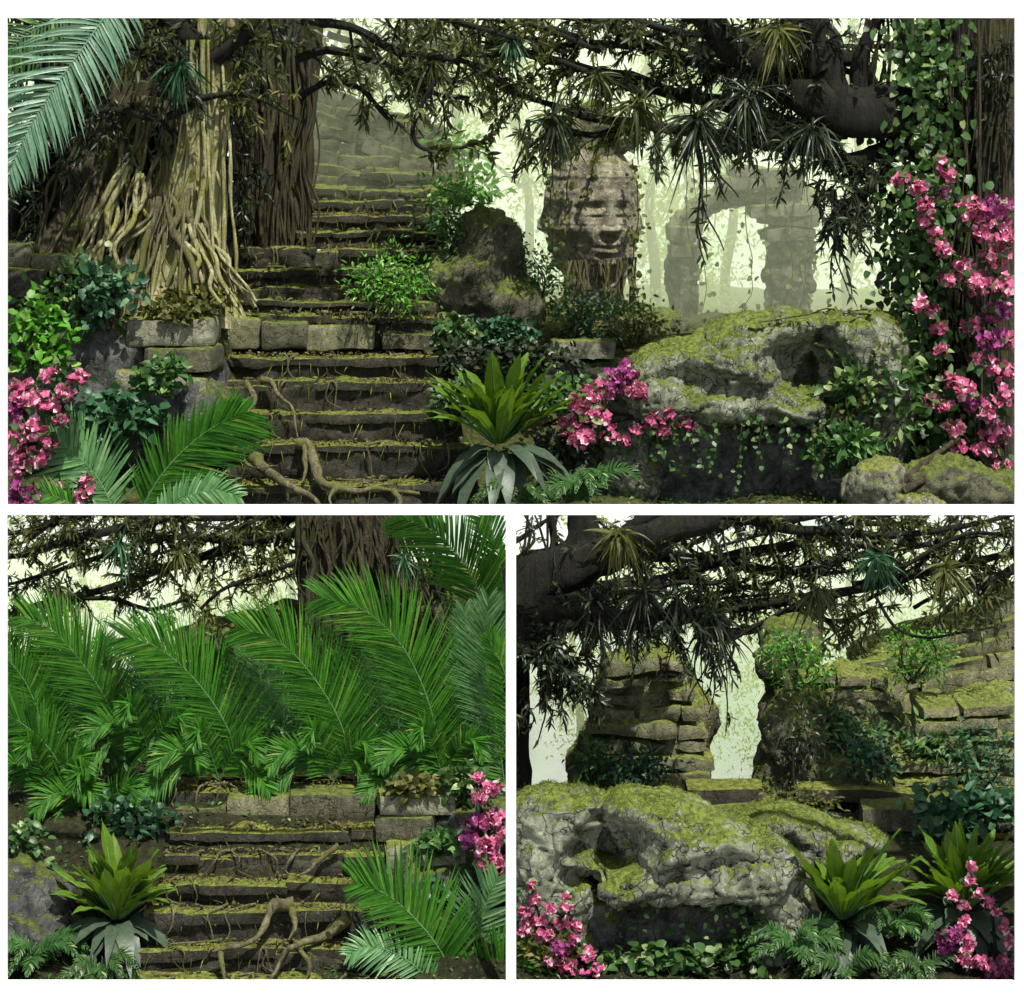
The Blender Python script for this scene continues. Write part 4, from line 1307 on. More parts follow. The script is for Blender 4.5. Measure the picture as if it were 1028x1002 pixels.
# ---- boulder at the stair's right side, and the skull-like boulder
mb = MB()
blob(mb, [(P(490, 255, 17.2), (0.55, 0.6, 0.75), 0), (P(470, 290, 17), (0.75, 0.6, 0.6), 0), (P(500, 310, 17), (0.7, 0.6, 0.55), 0), (P(440, 310, 16.8), (0.6, 0.5, 0.4), 0)], 0.06, 0.13, 1.6, 21)
o = tag(mb.build('boulder', MAT['stone_mound'], None, P(480, 330, 17)), 'brown mossy boulder right of the upper flight, ferns growing round it', 'boulder')
fuzz(mb, o, 5000, 0.06, 'moss_fuzz', 0.25, 0.0, 8)


def skull_push(V, N):
    s = (CAM_D + V[:, 1]) / CAM_D
    px = 514 + (V[:, 0] - CAM_X) / (0.01 * s)
    py = proj_py(V)
    f = sstep(0.2, -0.3, N[:, 1])
    px = px + 9 * fbm(V * 3.0, 3, 71)
    py = py + 8 * fbm(V * 3.0, 3, 72)
    g = np.maximum(np.exp(-(((px - 814) / 17) ** 2 + ((py - 378) / 22) ** 2) ** 2), 0.6 * np.exp(-(((px - 812) / 40) ** 2 + ((py - 367) / 33) ** 2) ** 2))
    g2 = np.exp(-(((px - 748) / 92) ** 2 + ((py - 452) / 26) ** 2) ** 2)
    g3 = np.exp(-(((px - 735) / 42) ** 2 + ((py - 385) / 14) ** 2))
    V = V.copy()
    V[:, 1] += f * (1.25 * g + 0.75 * g2 + 0.22 * g3 - 0.30 * np.exp(-(((px - 740) / 32) ** 2 + ((py - 380) / 18) ** 2)) + 0.22 * np.exp(-(((px - 700) / 30) ** 2 + ((py - 380) / 10) ** 2)))
    return V


SKULL = MB()
blob(SKULL, [(P(690, 385, 13.4), (1.15, 0.9, 0.62), 0.25), (P(765, 365, 13.6), (1.15, 1.0, 0.75), 0.1), (P(850, 355, 13.8), (0.85, 0.95, 0.65), 0), (P(880, 400, 13.7), (0.5, 0.8, 1.0), 0),
             (P(705, 408, 13.0), (1.0, 0.55, 0.30), 0.06), (P(640, 402, 13.5), (0.5, 0.6, 0.42), 0.5), (P(790, 408, 13.0), (0.6, 0.5, 0.28), 0), (P(870, 440, 13.7), (0.5, 0.7, 0.75), 0), (P(638, 452, 13.5), (0.55, 0.6, 0.8), 0.1), (P(852, 458, 13.5), (0.42, 0.5, 0.75), 0)], 0.04, 0.11, 1.3, 33, 0.022, 0.08, skull_push)
SK0 = P(752, 505, 13.4)
o = tag(SKULL.build('skull_boulder', MAT['stone_boulder'], None, SK0), 'huge cracked boulder with skull-like hollows and yellow moss in the wide scene', 'boulder', 'skull-like boulders')
fuzz(SKULL, o, 16000, 0.055, 'moss_fuzz', 0.35, 0.12, 33)
BASE = MB()  # lower part of the boulder; the overhang's shade is put into its colour
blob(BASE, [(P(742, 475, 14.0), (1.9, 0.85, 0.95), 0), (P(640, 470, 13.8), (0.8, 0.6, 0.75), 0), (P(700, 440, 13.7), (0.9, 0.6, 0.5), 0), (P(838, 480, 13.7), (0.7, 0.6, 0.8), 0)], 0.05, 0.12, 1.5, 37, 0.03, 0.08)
o = tag(BASE.build('base_rock', MAT['stone_black_shade'], None, SK0), 'cracked rock coloured dark as shade under the skull-like boulder, wide scene', 'rock', 'dark rocks under the boulders')
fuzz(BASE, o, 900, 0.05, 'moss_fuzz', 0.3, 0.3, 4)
for k, (parts, m, lb) in enumerate([([(P(880, 492, 12.5), (0.48, 0.4, 0.42), 0.5)], 'stone_block', 'small pale speckled rock at the foot of the wide scene\'s big boulder'),
                                    ([(P(950, 490, 12.7), (0.7, 0.5, 0.45), 0.1), (P(1000, 500, 12.7), (0.5, 0.4, 0.4), 0)], 'stone_mound', 'mottled brown rock under the pink flowers at bottom right of the wide scene'),
                                    ([(P(915, 505, 12.3), (0.5, 0.35, 0.2), 0)], 'stone_block', 'low flat rock between the speckled rock and the mottled one')]):
    mb = MB()
    blob(mb, parts, 0.045, 0.09, 2.2, 40 + k)
    fuzz(mb, tag(mb.build('rock', MAT[m], None, P(900, 510, 12.4)), lb, 'rock'), 1200, 0.045, 'moss_fuzz', 0.3, 0.15, k)
for k, (a, b) in enumerate([((888, 500, 12.1), (962, 440, 12.9)), ((906, 494, 12.1), (968, 462, 12.6))]):
    mb = MB()
    q = spline([P(*a), (P(*a) + P(*b)) / 2 + [0, 0, 0.03], P(*b)], 14)
    tube(mb, q, np.linspace(0.06, 0.04, 14), 8, 0.2, k)
    tag(mb.build('fallen_branch', MAT['bark_brown'], None, P(*a)), ['longer fallen stick leaning up to the pink flowers at right', 'shorter fallen stick lying under the longer leaning one'][k], 'fallen branch')

creeper([spline([P(x, 424 + RNG.uniform(-6, 4), 12.62), P(x + RNG.uniform(-6, 6), 440, 12.55), P(x + RNG.uniform(-9, 9), 455 + RNG.uniform(0, 26), 12.6)], 10) for x in (655, 672, 700, 716, 748, 765, 790, 812, 826)], 34, 0.08, 'leaf_ivy', 'thin trailing creepers hanging from the lip of the wide scene\'s big boulder', None, 0.06)
# low masonry between the face tower and the big boulder
for k, (x0, x1, yt, yb, y, m, lb) in enumerate([(553, 618, 343, 362, 16.2, 'stone_block', 'long pale slab on the low wall behind the pink flowers'), (556, 640, 362, 420, 16.3, 'stone_mound', 'broad mossy block under the long pale slab'),
                                                (516, 560, 352, 392, 16.0, 'stone_mound', 'dark block beside the rosette plant, left of the pale slab')]):
    stone_block(x0, x1, yt, yb, y, 0.7, m, lb, None, (0, 0.02, 0.05), 50 + k)
# ================================================================== TOP SCENE: plants
t = thing('palm', P(110, -20, 12.6), 'grey-green palm leaf hanging in from the top left corner of the wide scene', 'palm')
frond(t, pxpath([(140, -25), (112, 8), (82, 50), (52, 92), (26, 135), (8, 178)], [12.9, 12.7, 12.5, 12.4, 12.35, 12.3]), 64, 1.25, 'leaf_palm_blue', (0.1, -1, 0.1), 0.055, 0.35, 0.35, 0.25, 'leaf_palm_blue', (0.62, 1.0), rib_r=0.02)
frond(t, pxpath([(120, -25), (70, 10), (20, 40), (-20, 80)], [13.3, 13.2, 13.1, 13.1]), 40, 0.7, 'leaf_shrub', (0.1, -1, 0.1), 0.05, 0.4, 0.4, 0.3, 'leaf_palm_blue', rib_r=0.015)

t = thing('palm', P(135, 512, 12.0), 'low green palm fanning out beside the pink flowers, bottom left of the wide scene', 'palm')
frond(t, pxpath([(135, 525), (160, 480), (190, 447), (222, 424), (246, 414)], [12.3, 12.2, 12.1, 12.0, 12.0]), 90, 1.1, 'leaf_palm', (-0.05, -1, 0.3), 0.05, 0.8, 0.2, 0.3, asym=(0.7, 1.0), rib_r=0.018)
frond(t, pxpath([(120, 525), (98, 480), (70, 452), (36, 430)], [12.4, 12.5, 12.5, 12.5]), 46, 0.85, 'leaf_palm_pale', (0.1, -1, 0.3), 0.055, 0.5, 0.15, 0.3, rib_r=0.015)
frond(t, pxpath([(150, 525), (185, 500), (215, 492), (240, 498)], [12.0, 11.9, 11.8, 11.8]), 40, 0.5, 'leaf_palm_pale', (0.0, -1, 0.5), 0.045, 0.5, 0.3, 0.3, rib_r=0.013)
frond(t, pxpath([(110, 530), (70, 505), (40, 492)], [12.1, 12.0, 12.0]), 30, 0.5, 'leaf_palm', (0.0, -1, 0.5), 0.045, 0.5, 0.3, 0.3, rib_r=0.013)

NF = 'rosette plants with broad upright leaves'
nest_fern(P(500, 448, 12.5), 1.5, 'rosette plant with broad upright leaves at the foot of the wide scene\'s stairs', NF, 44, 18)
leafy_fern(P(590, 505, 12.2), 0.85, 'pale green fern between the rosette plant and the dark boulder base, wide scene', 'ferns', 12, 'leaf_shrub')
leafy_fern(P(520, 512, 12.0), 0.7, 'dark fern under the drooping grey leaves of the wide scene\'s rosette plant', 'ferns', 12, 'leaf_ivy')

shrub(P(388, 318, 14.9), (1.05, 0.6, 0.95), 900, 0.11, 'leaf_bright', 'feathery little green bush growing out of the upper steps', 'shrub', None, nst=7, aspect=0.3, clumps=10)
shrub(P(452, 262, 17.0), (1.0, 0.6, 0.8), 600, 0.12, 'leaf_shrub', 'olive shrub leaning from the brown boulder towards the upper flight', 'shrub', None, nst=6, clumps=9)
shrub(P(472, 206, 17.4), (1.1, 0.7, 0.6), 420, 0.13, 'leaf_bright', 'bright shrub on top of the brown boulder', 'shrub', None, nst=5, clumps=9)
shrub(P(465, 196, 21), (1.3, 0.8, 1.0), 420, 0.2, 'leaf_bright', 'sunlit green bush in the mist above the brown boulder', 'shrub', None, nst=5, clumps=8)
for k, (px, py, y, sz, lb) in enumerate([(572, 340, 17.3, (1.8, .6, .75), 'green undergrowth directly below the carved face tower'), (535, 325, 17.0, (1.0, .6, 1.2), 'tall undergrowth between the brown boulder and the face tower'),
                                         (620, 345, 17.8, (1.1, .5, .7), 'low undergrowth at the right foot of the face tower'), (500, 352, 15.6, (.8, .4, .5), 'leafy clump behind the wide scene\'s rosette plant'), (455, 345, 15.0, (.6, .4, .35), 'round-leaved clump beside the landing of the upper stairs')]):
    shrub(P(px, py, y), sz, 620, 0.12, ['leaf_teal', 'leaf_shrub', 'leaf_shrub', 'leaf_teal', 'leaf_ivy'][k], lb, 'undergrowth', 'undergrowth around the face tower', nst=6, clumps=12, aspect=[.35, .35, .4, .8, .9][k], prof=prof_heart if k > 2 else prof_lance, name='undergrowth')
for k, (px, py, y, sz, m, lb, ll) in enumerate([(35, 372, 13.0, (0.9, .4, .95), 'leaf_bright', 'bright round-leaved clump at the left edge above the pink flowers', .17), (70, 330, 13.6, (1.2, .5, .9), 'leaf_ivy', 'dark leafy clump under the left slabs', .15),
                                                (110, 330, 13.3, (.8, .4, .9), 'leaf_teal', 'small leafy clump between the fig roots and the pale slab', .15), (178, 324, 13.6, (.9, .3, .35), 'leaf_olive', 'sprigs growing on the pale flat slab', .13),
                                                (165, 392, 12.9, (.8, .3, .4), 'leaf_shrub', 'sprigs over the lowest slab beside the stairs', .14), (110, 440, 12.8, (1.2, .4, .6), 'leaf_teal', 'dark broad-leaved clump behind the low palm', .2), (200, 310, 14.0, (.8, .3, .3), 'leaf_olive', 'thin sprigs between the fig foot and the stairs', .13), (-60, 420, 13.2, (2.0, .8, 1.8), 'leaf_ivy', 'large leafy bush past the left edge of the wide scene', .2), (-110, 300, 14.5, (2.2, .8, 2.4), 'leaf_shrub', 'tall leafy bush past the left edge, level with the fig roots', .2), (-40, 260, 15.5, (1.6, .8, 2.2), 'leaf_black', 'dark leafy bush behind the palm leaf at the left edge', .2)]):
    shrub(P(px, py, y), sz, 300, ll, m, lb, 'undergrowth', 'undergrowth left of the upper stairs', nst=5, clumps=9, aspect=.75, prof=prof_heart, name='undergrowth')
for k, (px, py, y, sz, m, lb, ll) in enumerate([(878, 450, 13.0, (1.2, .5, 1.2), 'leaf_ivy', 'dark leafy bush in the shade right of the big boulder', .2), (890, 400, 13.2, (1.0, .5, 1.0), 'leaf_ivy', 'leafy clump over the right shoulder of the big boulder', .17), (850, 470, 12.8, (.7, .3, .5), 'leaf_shrub', 'grassy green tuft below the big boulder\'s right side', .22)]):
    shrub(P(px, py, y), sz, 420, ll, m, lb, 'undergrowth', 'undergrowth right of the big boulder', nst=5, clumps=10, aspect=.5, name='undergrowth')
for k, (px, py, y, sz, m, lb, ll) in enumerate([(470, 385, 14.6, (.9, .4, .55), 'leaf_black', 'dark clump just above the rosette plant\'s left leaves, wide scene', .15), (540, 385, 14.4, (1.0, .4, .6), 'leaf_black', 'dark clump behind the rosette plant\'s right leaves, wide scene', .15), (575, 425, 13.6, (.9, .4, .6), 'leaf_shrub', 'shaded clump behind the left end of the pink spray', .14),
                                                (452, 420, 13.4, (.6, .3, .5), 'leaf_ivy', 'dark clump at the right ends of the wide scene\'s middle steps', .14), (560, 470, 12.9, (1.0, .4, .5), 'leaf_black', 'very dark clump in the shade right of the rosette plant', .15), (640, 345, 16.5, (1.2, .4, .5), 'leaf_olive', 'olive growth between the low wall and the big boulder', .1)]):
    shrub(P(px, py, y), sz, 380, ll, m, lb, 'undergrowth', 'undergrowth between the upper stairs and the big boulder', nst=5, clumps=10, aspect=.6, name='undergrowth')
creeper([spline(pxpath([(905, 330), (880, 318), (840, 312), (800, 316), (760, 325)], [13.4, 13.2, 13.0, 12.9, 12.9]), 16), spline(pxpath([(900, 335), (880, 350), (870, 390), (850, 420)], [13.2, 12.9, 12.8, 12.8]), 14)], 26, 0.09, 'leaf_olive', 'thin creeper straggling over the top of the big boulder', None, 0.05, (0, -0.6, 0.8), stem_r=0.015)
creeper([spline(pxpath(p, 13.85), 18) for p in ([(935, 480), (925, 380), (915, 280), (905, 190), (920, 100), (915, 20)], [(950, 470), (945, 360), (940, 250), (935, 150), (945, 60), (940, -10)], [(915, 420), (905, 320), (918, 230), (955, 180)], [(930, 240), (940, 170), (925, 90), (930, 20)])], 85, 0.15, 'leaf_ivy', 'leafy ivy climbing the great tree at the right edge', None, 0.26, stem_r=0.02)
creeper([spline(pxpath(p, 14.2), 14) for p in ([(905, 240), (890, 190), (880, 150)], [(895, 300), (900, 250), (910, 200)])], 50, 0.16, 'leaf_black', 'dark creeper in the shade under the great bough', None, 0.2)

# flowers
fr_st = [pxpath(p, 12.6) for p in ([(10, 510), (30, 450), (60, 400), (90, 375)], [(15, 510), (20, 440), (25, 400), (50, 370)], [(40, 510), (70, 500), (100, 485)])]
cl = []
for px, py, r, n in [(22, 395, 16, 26), (12, 412, 14, 22), (38, 402, 12, 16), (30, 432, 15, 26), (14, 446, 15, 26), (36, 458, 12, 18), (16, 468, 12, 18), (52, 408, 8, 10), (66, 392, 8, 9), (80, 378, 9, 10), (60, 420, 7, 8), (46, 378, 5, 5), (24, 498, 18, 28), (58, 492, 10, 12), (88, 486, 9, 9), (78, 498, 8, 8), (50, 446, 6, 6), (56, 372, 4, 3)]:
    cl.append((P(px, py, 12.1 + RNG.uniform(-.15, .15)), np.array([r, r, r * .8]) * S(12), n))
flower_shrub(P(20, 510, 12.4), fr_st, cl, 0.2, 'pink flowering shrub in the bottom left corner of the wide scene', 'pink flowering shrubs', 260, plum=(1, 12))
cl = []
for px, py, r, n in [(585, 402, 14, 20), (604, 392, 14, 22), (622, 380, 14, 20), (640, 392, 10, 13), (632, 372, 10, 14), (572, 428, 11, 16), (584, 440, 11, 16), (600, 418, 11, 15), (612, 436, 9, 11), (660, 398, 7, 7), (656, 420, 8, 8), (672, 414, 7, 7), (642, 430, 7, 7), (686, 424, 7, 7), (666, 432, 6, 6), (694, 430, 5, 4), (626, 442, 6, 6)]:
    cl.append((P(px, py, 12.7 + RNG.uniform(-.15, .15)), np.array([r, r, r * .8]) * S(12.7), n))
flower_shrub(P(560, 430, 12.8), [pxpath(p, 12.85) for p in ([(545, 428), (580, 412), (620, 395), (650, 392)], [(555, 425), (610, 425), (660, 415), (696, 432)], [(600, 412), (640, 420), (672, 436)])], cl, 0.19, 'pink flower spray in front of the big boulder, middle of the wide scene', 'pink flowering shrubs', 160, plum=(2, 4))
cl = []
for px, py, r, n in [(905, 180, 9, 9), (922, 188, 9, 10), (932, 205, 9, 10), (930, 222, 8, 8), (940, 236, 9, 10), (946, 250, 8, 8), (945, 165, 6, 5), (952, 178, 7, 7), (948, 194, 6, 6), (975, 210, 13, 20), (1000, 208, 16, 28), (990, 232, 14, 22), (1012, 236, 14, 22), (1000, 258, 14, 22), (965, 268, 12, 16), (984, 284, 15, 24), (1008, 288, 13, 20), (1000, 312, 13, 20),
                     (950, 280, 8, 9), (925, 304, 8, 8), (937, 312, 7, 7), (944, 330, 7, 7), (946, 352, 6, 6), (975, 328, 10, 12), (995, 340, 14, 22), (1014, 340, 10, 14), (985, 362, 12, 16), (1005, 372, 13, 20), (1010, 398, 12, 16), (955, 380, 9, 9), (968, 392, 9, 10), (980, 406, 12, 16), (995, 415, 12, 16), (935, 404, 8, 8), (950, 408, 7, 7), (958, 430, 9, 10), (1000, 436, 13, 18), (962, 448, 8, 8), (985, 452, 8, 9), (1005, 462, 11, 14), (970, 474, 9, 10), (985, 490, 13, 20), (1006, 494, 14, 22)]:
    cl.append((P(px, py, 13.0 + RNG.uniform(-.2, .2)), np.array([r, r, r * .8]) * S(13), n))
flower_shrub(P(1010, 505, 13.2), [pxpath(p, 13.25) for p in ([(1010, 520), (1005, 420), (990, 330), (1000, 250), (995, 200)], [(1015, 520), (1000, 440), (960, 330), (930, 220), (900, 178)], [(1005, 500), (970, 440), (935, 405)], [(1000, 330), (960, 290), (925, 300)], [(985, 250), (955, 190), (945, 165)])], cl, 0.2, 'tall cascade of pink flowers down the right edge of the wide scene', 'pink flowering shrubs', 420, plum=(10, 17, 31, 24))

# hanging things under the boughs
V1 = 'vines hanging from the great bough'
for px, py, y, L, sw, nl, lb in [(700, 150, 13.5, 1.7, .15, 40, 'forking vine hanging just left of the arch pillar'), (714, 145, 13.4, .8, .2, 30, 'short vine hanging over the left end of the arch'), (835, 190, 13.5, 1.6, -.05, 46, 'leafy vine hanging right of the arch, longest there'),
                                 (826, 180, 13.6, .7, .05, 40, 'bushy vine hanging at the right shoulder of the arch'), (858, 195, 13.4, 1.1, .12, 40, 'vine hanging against the bright mist right of the arch'), (785, 140, 13.5, .4, 0, 24, 'short leafy vine over the crown of the arch'), (880, 170, 13.5, .9, -.1, 40, 'vine hanging beside the great tree\'s trunk'),
                                 (750, 135, 13.5, .35, 0, 20, 'short vine between the arch crown and the bough'), (660, 125, 14.0, .9, -.1, 30, 'vine hanging right of the face tower'), (550, 110, 14.5, .8, .05, 36, 'fine-leaved vine left of the face tower'), (530, 120, 14.6, 1.0, -.1, 36, 'fine-leaved vine in the bright gap left of the face tower')]:
    hanging_vine(P(px, py, y), L, sw, lb, V1, nl, 0.2 if px > 600 else 0.1, 'leaf_black' if px > 600 else 'leaf_canopy', 0.022, aspect=.2 if px > 600 else .5, curl=.2, strands=3)
for px, py, y, s, n, m, lb, w in [(782, 28, 13.4, .75, 60, 'leaf_olive', 'yellowish palm-like tuft under the great bough', .08), (700, 120, 13.6, 1.0, 60, 'leaf_black', 'dark spiky tuft hanging above the arch\'s left end', .06), (640, 105, 14.2, .8, 50, 'leaf_canopy', 'spiky tuft over the face tower', .07),
                                  (556, 118, 14.6, .8, 50, 'leaf_black', 'dark tuft at the left shoulder of the face tower', .07), (512, 40, 14.6, .5, 30, 'leaf_teal', 'small teal tuft high in the middle of the canopy', .1), (432, 62, 14.6, .6, 40, 'leaf_canopy', 'dark tuft in the canopy above the stair head', .08), (180, 66, 13.9, .6, 34, 'leaf_teal', 'teal tuft perched on the strangler fig', .12),
                                  (750, 95, 13.4, .9, 60, 'leaf_black', 'big black tuft on the underside of the great bough', .05), (815, 130, 13.4, .8, 50, 'leaf_black', 'black tuft halfway along the great bough', .06), (600, 75, 14.6, .6, 40, 'leaf_canopy', 'olive tuft above and left of the face tower', .08)]:
    tuft(P(px, py, y), s, n, m, lb, 'air plants on the upper boughs', -0.7, None, w)

# pale trees and bushes in the mist behind everything
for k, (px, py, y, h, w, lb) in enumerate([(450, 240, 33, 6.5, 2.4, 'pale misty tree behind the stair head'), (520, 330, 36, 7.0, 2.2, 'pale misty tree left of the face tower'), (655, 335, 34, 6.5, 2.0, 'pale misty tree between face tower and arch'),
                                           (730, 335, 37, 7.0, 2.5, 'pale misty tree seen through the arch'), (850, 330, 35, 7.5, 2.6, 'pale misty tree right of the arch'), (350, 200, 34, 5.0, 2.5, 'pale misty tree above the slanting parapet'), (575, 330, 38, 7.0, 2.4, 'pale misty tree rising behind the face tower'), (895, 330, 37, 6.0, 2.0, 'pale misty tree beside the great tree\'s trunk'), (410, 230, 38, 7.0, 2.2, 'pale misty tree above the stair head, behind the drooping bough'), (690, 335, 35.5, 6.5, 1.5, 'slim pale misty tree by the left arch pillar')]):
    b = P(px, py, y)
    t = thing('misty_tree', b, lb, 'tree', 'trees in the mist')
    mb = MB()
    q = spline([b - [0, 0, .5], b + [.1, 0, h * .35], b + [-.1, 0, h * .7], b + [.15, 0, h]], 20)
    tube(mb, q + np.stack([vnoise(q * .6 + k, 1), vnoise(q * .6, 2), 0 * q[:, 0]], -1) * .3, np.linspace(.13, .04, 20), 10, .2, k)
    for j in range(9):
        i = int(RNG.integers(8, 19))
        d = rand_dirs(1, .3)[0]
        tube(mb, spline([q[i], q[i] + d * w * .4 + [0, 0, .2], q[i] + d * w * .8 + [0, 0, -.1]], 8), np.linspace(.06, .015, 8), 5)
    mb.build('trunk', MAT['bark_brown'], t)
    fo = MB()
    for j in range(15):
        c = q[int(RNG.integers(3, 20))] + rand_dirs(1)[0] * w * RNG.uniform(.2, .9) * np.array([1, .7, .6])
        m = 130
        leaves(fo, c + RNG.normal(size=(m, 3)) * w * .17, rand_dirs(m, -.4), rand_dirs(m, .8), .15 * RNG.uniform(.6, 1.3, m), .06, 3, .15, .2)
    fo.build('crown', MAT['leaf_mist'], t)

# ground cover
gc = MB()
n = 9000
x = RNG.uniform(-3.5, 14, n)
y = 12.0 + 8 * RNG.random(n) ** 1.2
keep = vnoise(np.stack([x * .9, y * .9, 0 * x], -1), 4) > -0.25
x, y = x[keep], y[keep]
o = np.stack([x, y, z_top(x, y) + 0.02], -1)
leaves(gc, o, rand_dirs(len(x), 0.7), rand_dirs(len(x), 1.5), RNG.uniform(.06, .16, len(x)), RNG.uniform(.03, .07, len(x)), 2, .2, .3)
tag(gc.build('ground_cover', MAT['leaf_shrub']), kind='stuff')
# ================================================================== LOWER LEFT SCENE
CL = 510.5
st2 = thing('stone_staircase', P(270, 985, 0.5), 'short dark mossy stairs below a wall of palms, lower left scene', 'staircase', 'ruined stone staircases')
stairs([(128, 400, 985, 0.32), (132, 396, 953, 0.55), (146, 388, 916, 0.85), (158, 386, 888, 1.15), (164, 384, 860, 1.45), (170, 382, 833, 1.75)], st2, seed=80, nose=0.04, amp=0.016, size=.72)
for k, (x0, x1, yt, yb) in enumerate([(176, 226, 812, 826), (228, 290, 801, 826), (290, 332, 798, 826), (330, 378, 797, 824)]):
    stone_block(x0, x1, yt, yb, 2.05, 0.5, 'stone_pale' if k == 1 else 'stone_mound', '', parent=st2, name='landing_block', seed=k + 3, rot=(0, -0.03, RNG.normal() * 0.02), amp=0.015, res=0.05)
stairs([(160, 400, 792, 2.3), (200, 400, 786, 2.6)], st2, seed=95, amp=0.016, size=.72)
for k, pts in enumerate([[(350, 922, 0.83), (330, 938, 0.8), (300, 950, 0.5), (285, 958, 0.5), (272, 985, 0.28)], [(296, 908, 0.85), (272, 912, 0.82), (266, 934, 0.55), (250, 948, 0.5), (215, 956, 0.48)], [(292, 910, 0.86), (296, 930, 0.6), (290, 945, 0.5)],
                         [(340, 850, 1.45), (322, 862, 1.4), (315, 872, 1.15), (300, 880, 1.1)], [(330, 940, 0.6), (345, 925, 0.82), (342, 905, .85)], [(302, 955, .5), (310, 972, .4), (306, 990, .28)], [(222, 957, .5), (226, 975, .35), (224, 992, .25)]]):
    mb = MB()
    q = spline([P(*p) for p in pts], 26)
    q += np.stack([vnoise(q * 5, k), vnoise(q * 5, k + 9) * .5, vnoise(q * 5, k + 5) * .4], -1) * .03 + np.array([0, -.04, .02])
    tube(mb, q, np.linspace(.06, .013, 26) * (1.1 if k < 2 else .6) * (1 + .3 * vnoise(q * 6, 3)), 8, .25, k)
    tag(mb.build('creeping_root', MAT['root_moss'], None, q[0]), ['thick mossy root running down to the right foot of the lower left stairs', 'arching root across the second lowest step of the lower left stairs', 'short root dropping beside the arching one, lower left stairs', 'thin root near the top right of the lower left stairs',
                                                                  'rootlet rising above the thick root of the lower left stairs', 'rootlet hanging below the thick root, lower left stairs', 'rootlet at the left of the bottom riser, lower left stairs'][k], 'root', 'roots creeping over the lower left stairs')
RW = 'slabs right of the lower left stairs'
for k, (x0, x1, yt, yb, y, m, lb) in enumerate([(378, 456, 798, 820, 1.75, 'stone_block', 'pale slab topmost of the pile right of the lower left stairs'), (380, 440, 821, 846, 1.6, 'stone_mound', 'mossy slab in the middle of the pile right of the lower left stairs'),
                                                (386, 470, 848, 872, 1.4, 'stone_block', 'slab with a pale end, lowest of the pile right of the lower left stairs'), (-30, 66, 832, 862, 1.9, 'stone_mound', 'long low mossy wall block at the left edge under the palms')]):
    stone_block(x0, x1, yt, yb, y, 0.6, m, lb, RW, (0, -.03 + RNG.normal() * .02, RNG.normal() * .06), k + 31, res=.05, amp=.018)
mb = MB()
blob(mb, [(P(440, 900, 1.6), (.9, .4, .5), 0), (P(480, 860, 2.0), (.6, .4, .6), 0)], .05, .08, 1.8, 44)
tag(mb.build('rock_bank', MAT['stone_black_shade'], None, P(440, 960, 1.3)), 'dark shaded rock behind the low palm of the lower left scene', 'rock')
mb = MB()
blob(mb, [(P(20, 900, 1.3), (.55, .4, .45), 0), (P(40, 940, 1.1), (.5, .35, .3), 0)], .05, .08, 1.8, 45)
tag(mb.build('rock_bank', MAT['stone_black_shade'], None, P(30, 960, 1.1)), 'dark mossy bank at the left edge beside the rosette plant, lower left scene', 'rock')

# the wall of palms: each clump is a plant with its own fronds
PG = 'palms massed behind the lower left stairs'
LFT = (0.12, -1, 0.18)


def palm(base, fronds, label, group=PG):
    t = thing('palm', P(*base), label, 'palm', group)
    for pts, y, n, ln, m, asym in fronds:
        ys = np.linspace(y + .12, y - .12, len(pts))
        frond(t, pxpath(pts, ys), int(n * 1.9), ln * 1.04, m, np.array(LFT) + RNG.normal(size=3) * .12, .023, .85, .24, .3, asym=asym, rib_r=.011, clip=CL)
    return t


A = (0.75, 1.0)
palm((48, 800, 2.6), [([(50, 800), (46, 745), (28, 690), (0, 655), (-30, 640)], 2.5, 60, .82, 'leaf_palm', A), ([(60, 800), (55, 760), (20, 725), (-10, 715)], 2.3, 50, .6, 'leaf_palm', A)], 'palm cut off by the left edge, leftmost of the massed palms')
palm((128, 800, 2.6), [([(130, 800), (124, 752), (108, 706), (84, 668), (54, 634), (22, 618)], 2.6, 72, .86, 'leaf_palm', A), ([(122, 800), (110, 740), (100, 690), (106, 640)], 2.8, 50, .55, 'leaf_palm_pale', (1, 1))], 'second palm from the left, its tip reaching the left edge')
palm((240, 800, 2.5), [([(244, 800), (236, 752), (218, 712), (186, 672), (154, 648), (124, 640)], 2.5, 76, .88, 'leaf_palm', A), ([(180, 800), (166, 740), (150, 690), (148, 650)], 2.9, 50, .6, 'leaf_palm_pale', (1, 1))], 'third palm from the left, arching over the middle of the scene')
palm((356, 800, 2.5), [([(358, 800), (350, 752), (334, 710), (302, 664), (272, 640), (240, 630)], 2.45, 76, .88, 'leaf_palm', A), ([(300, 800), (280, 730), (262, 680), (256, 640)], 2.8, 54, .6, 'leaf_palm_pale', (1, 1))], 'fourth palm from the left, below the dark trunk')
palm((446, 790, 2.6), [([(450, 800), (440, 742), (424, 688), (400, 644), (364, 612), (322, 600)], 2.5, 80, .95, 'leaf_palm', A), ([(410, 800), (396, 740), (386, 690), (392, 640)], 2.8, 54, .62, 'leaf_palm_pale', (1, 1))], 'tallest palm, its plume arching in front of the dark trunk')
palm((492, 720, 3.4), [([(500, 720), (488, 620), (468, 570), (436, 534), (398, 518)], 3.2, 70, .95, 'leaf_palm', A), ([(510, 700), (506, 600), (496, 540), (480, 500)], 3.4, 60, .7, 'leaf_palm', A)], 'palm highest in the top right corner of the lower left scene')
palm((500, 800, 2.5), [([(508, 800), (500, 740), (490, 690), (486, 640), (490, 600)], 2.6, 60, .62, 'leaf_palm_pale', (1, 1)), ([(520, 790), (515, 730), (508, 680), (490, 640)], 2.4, 50, .6, 'leaf_palm', A), ([(490, 800), (476, 720), (470, 660), (466, 610)], 2.9, 50, .5, 'leaf_palm_pale', (1, 1))], 'pale upright palm at the right edge of the lower left scene')
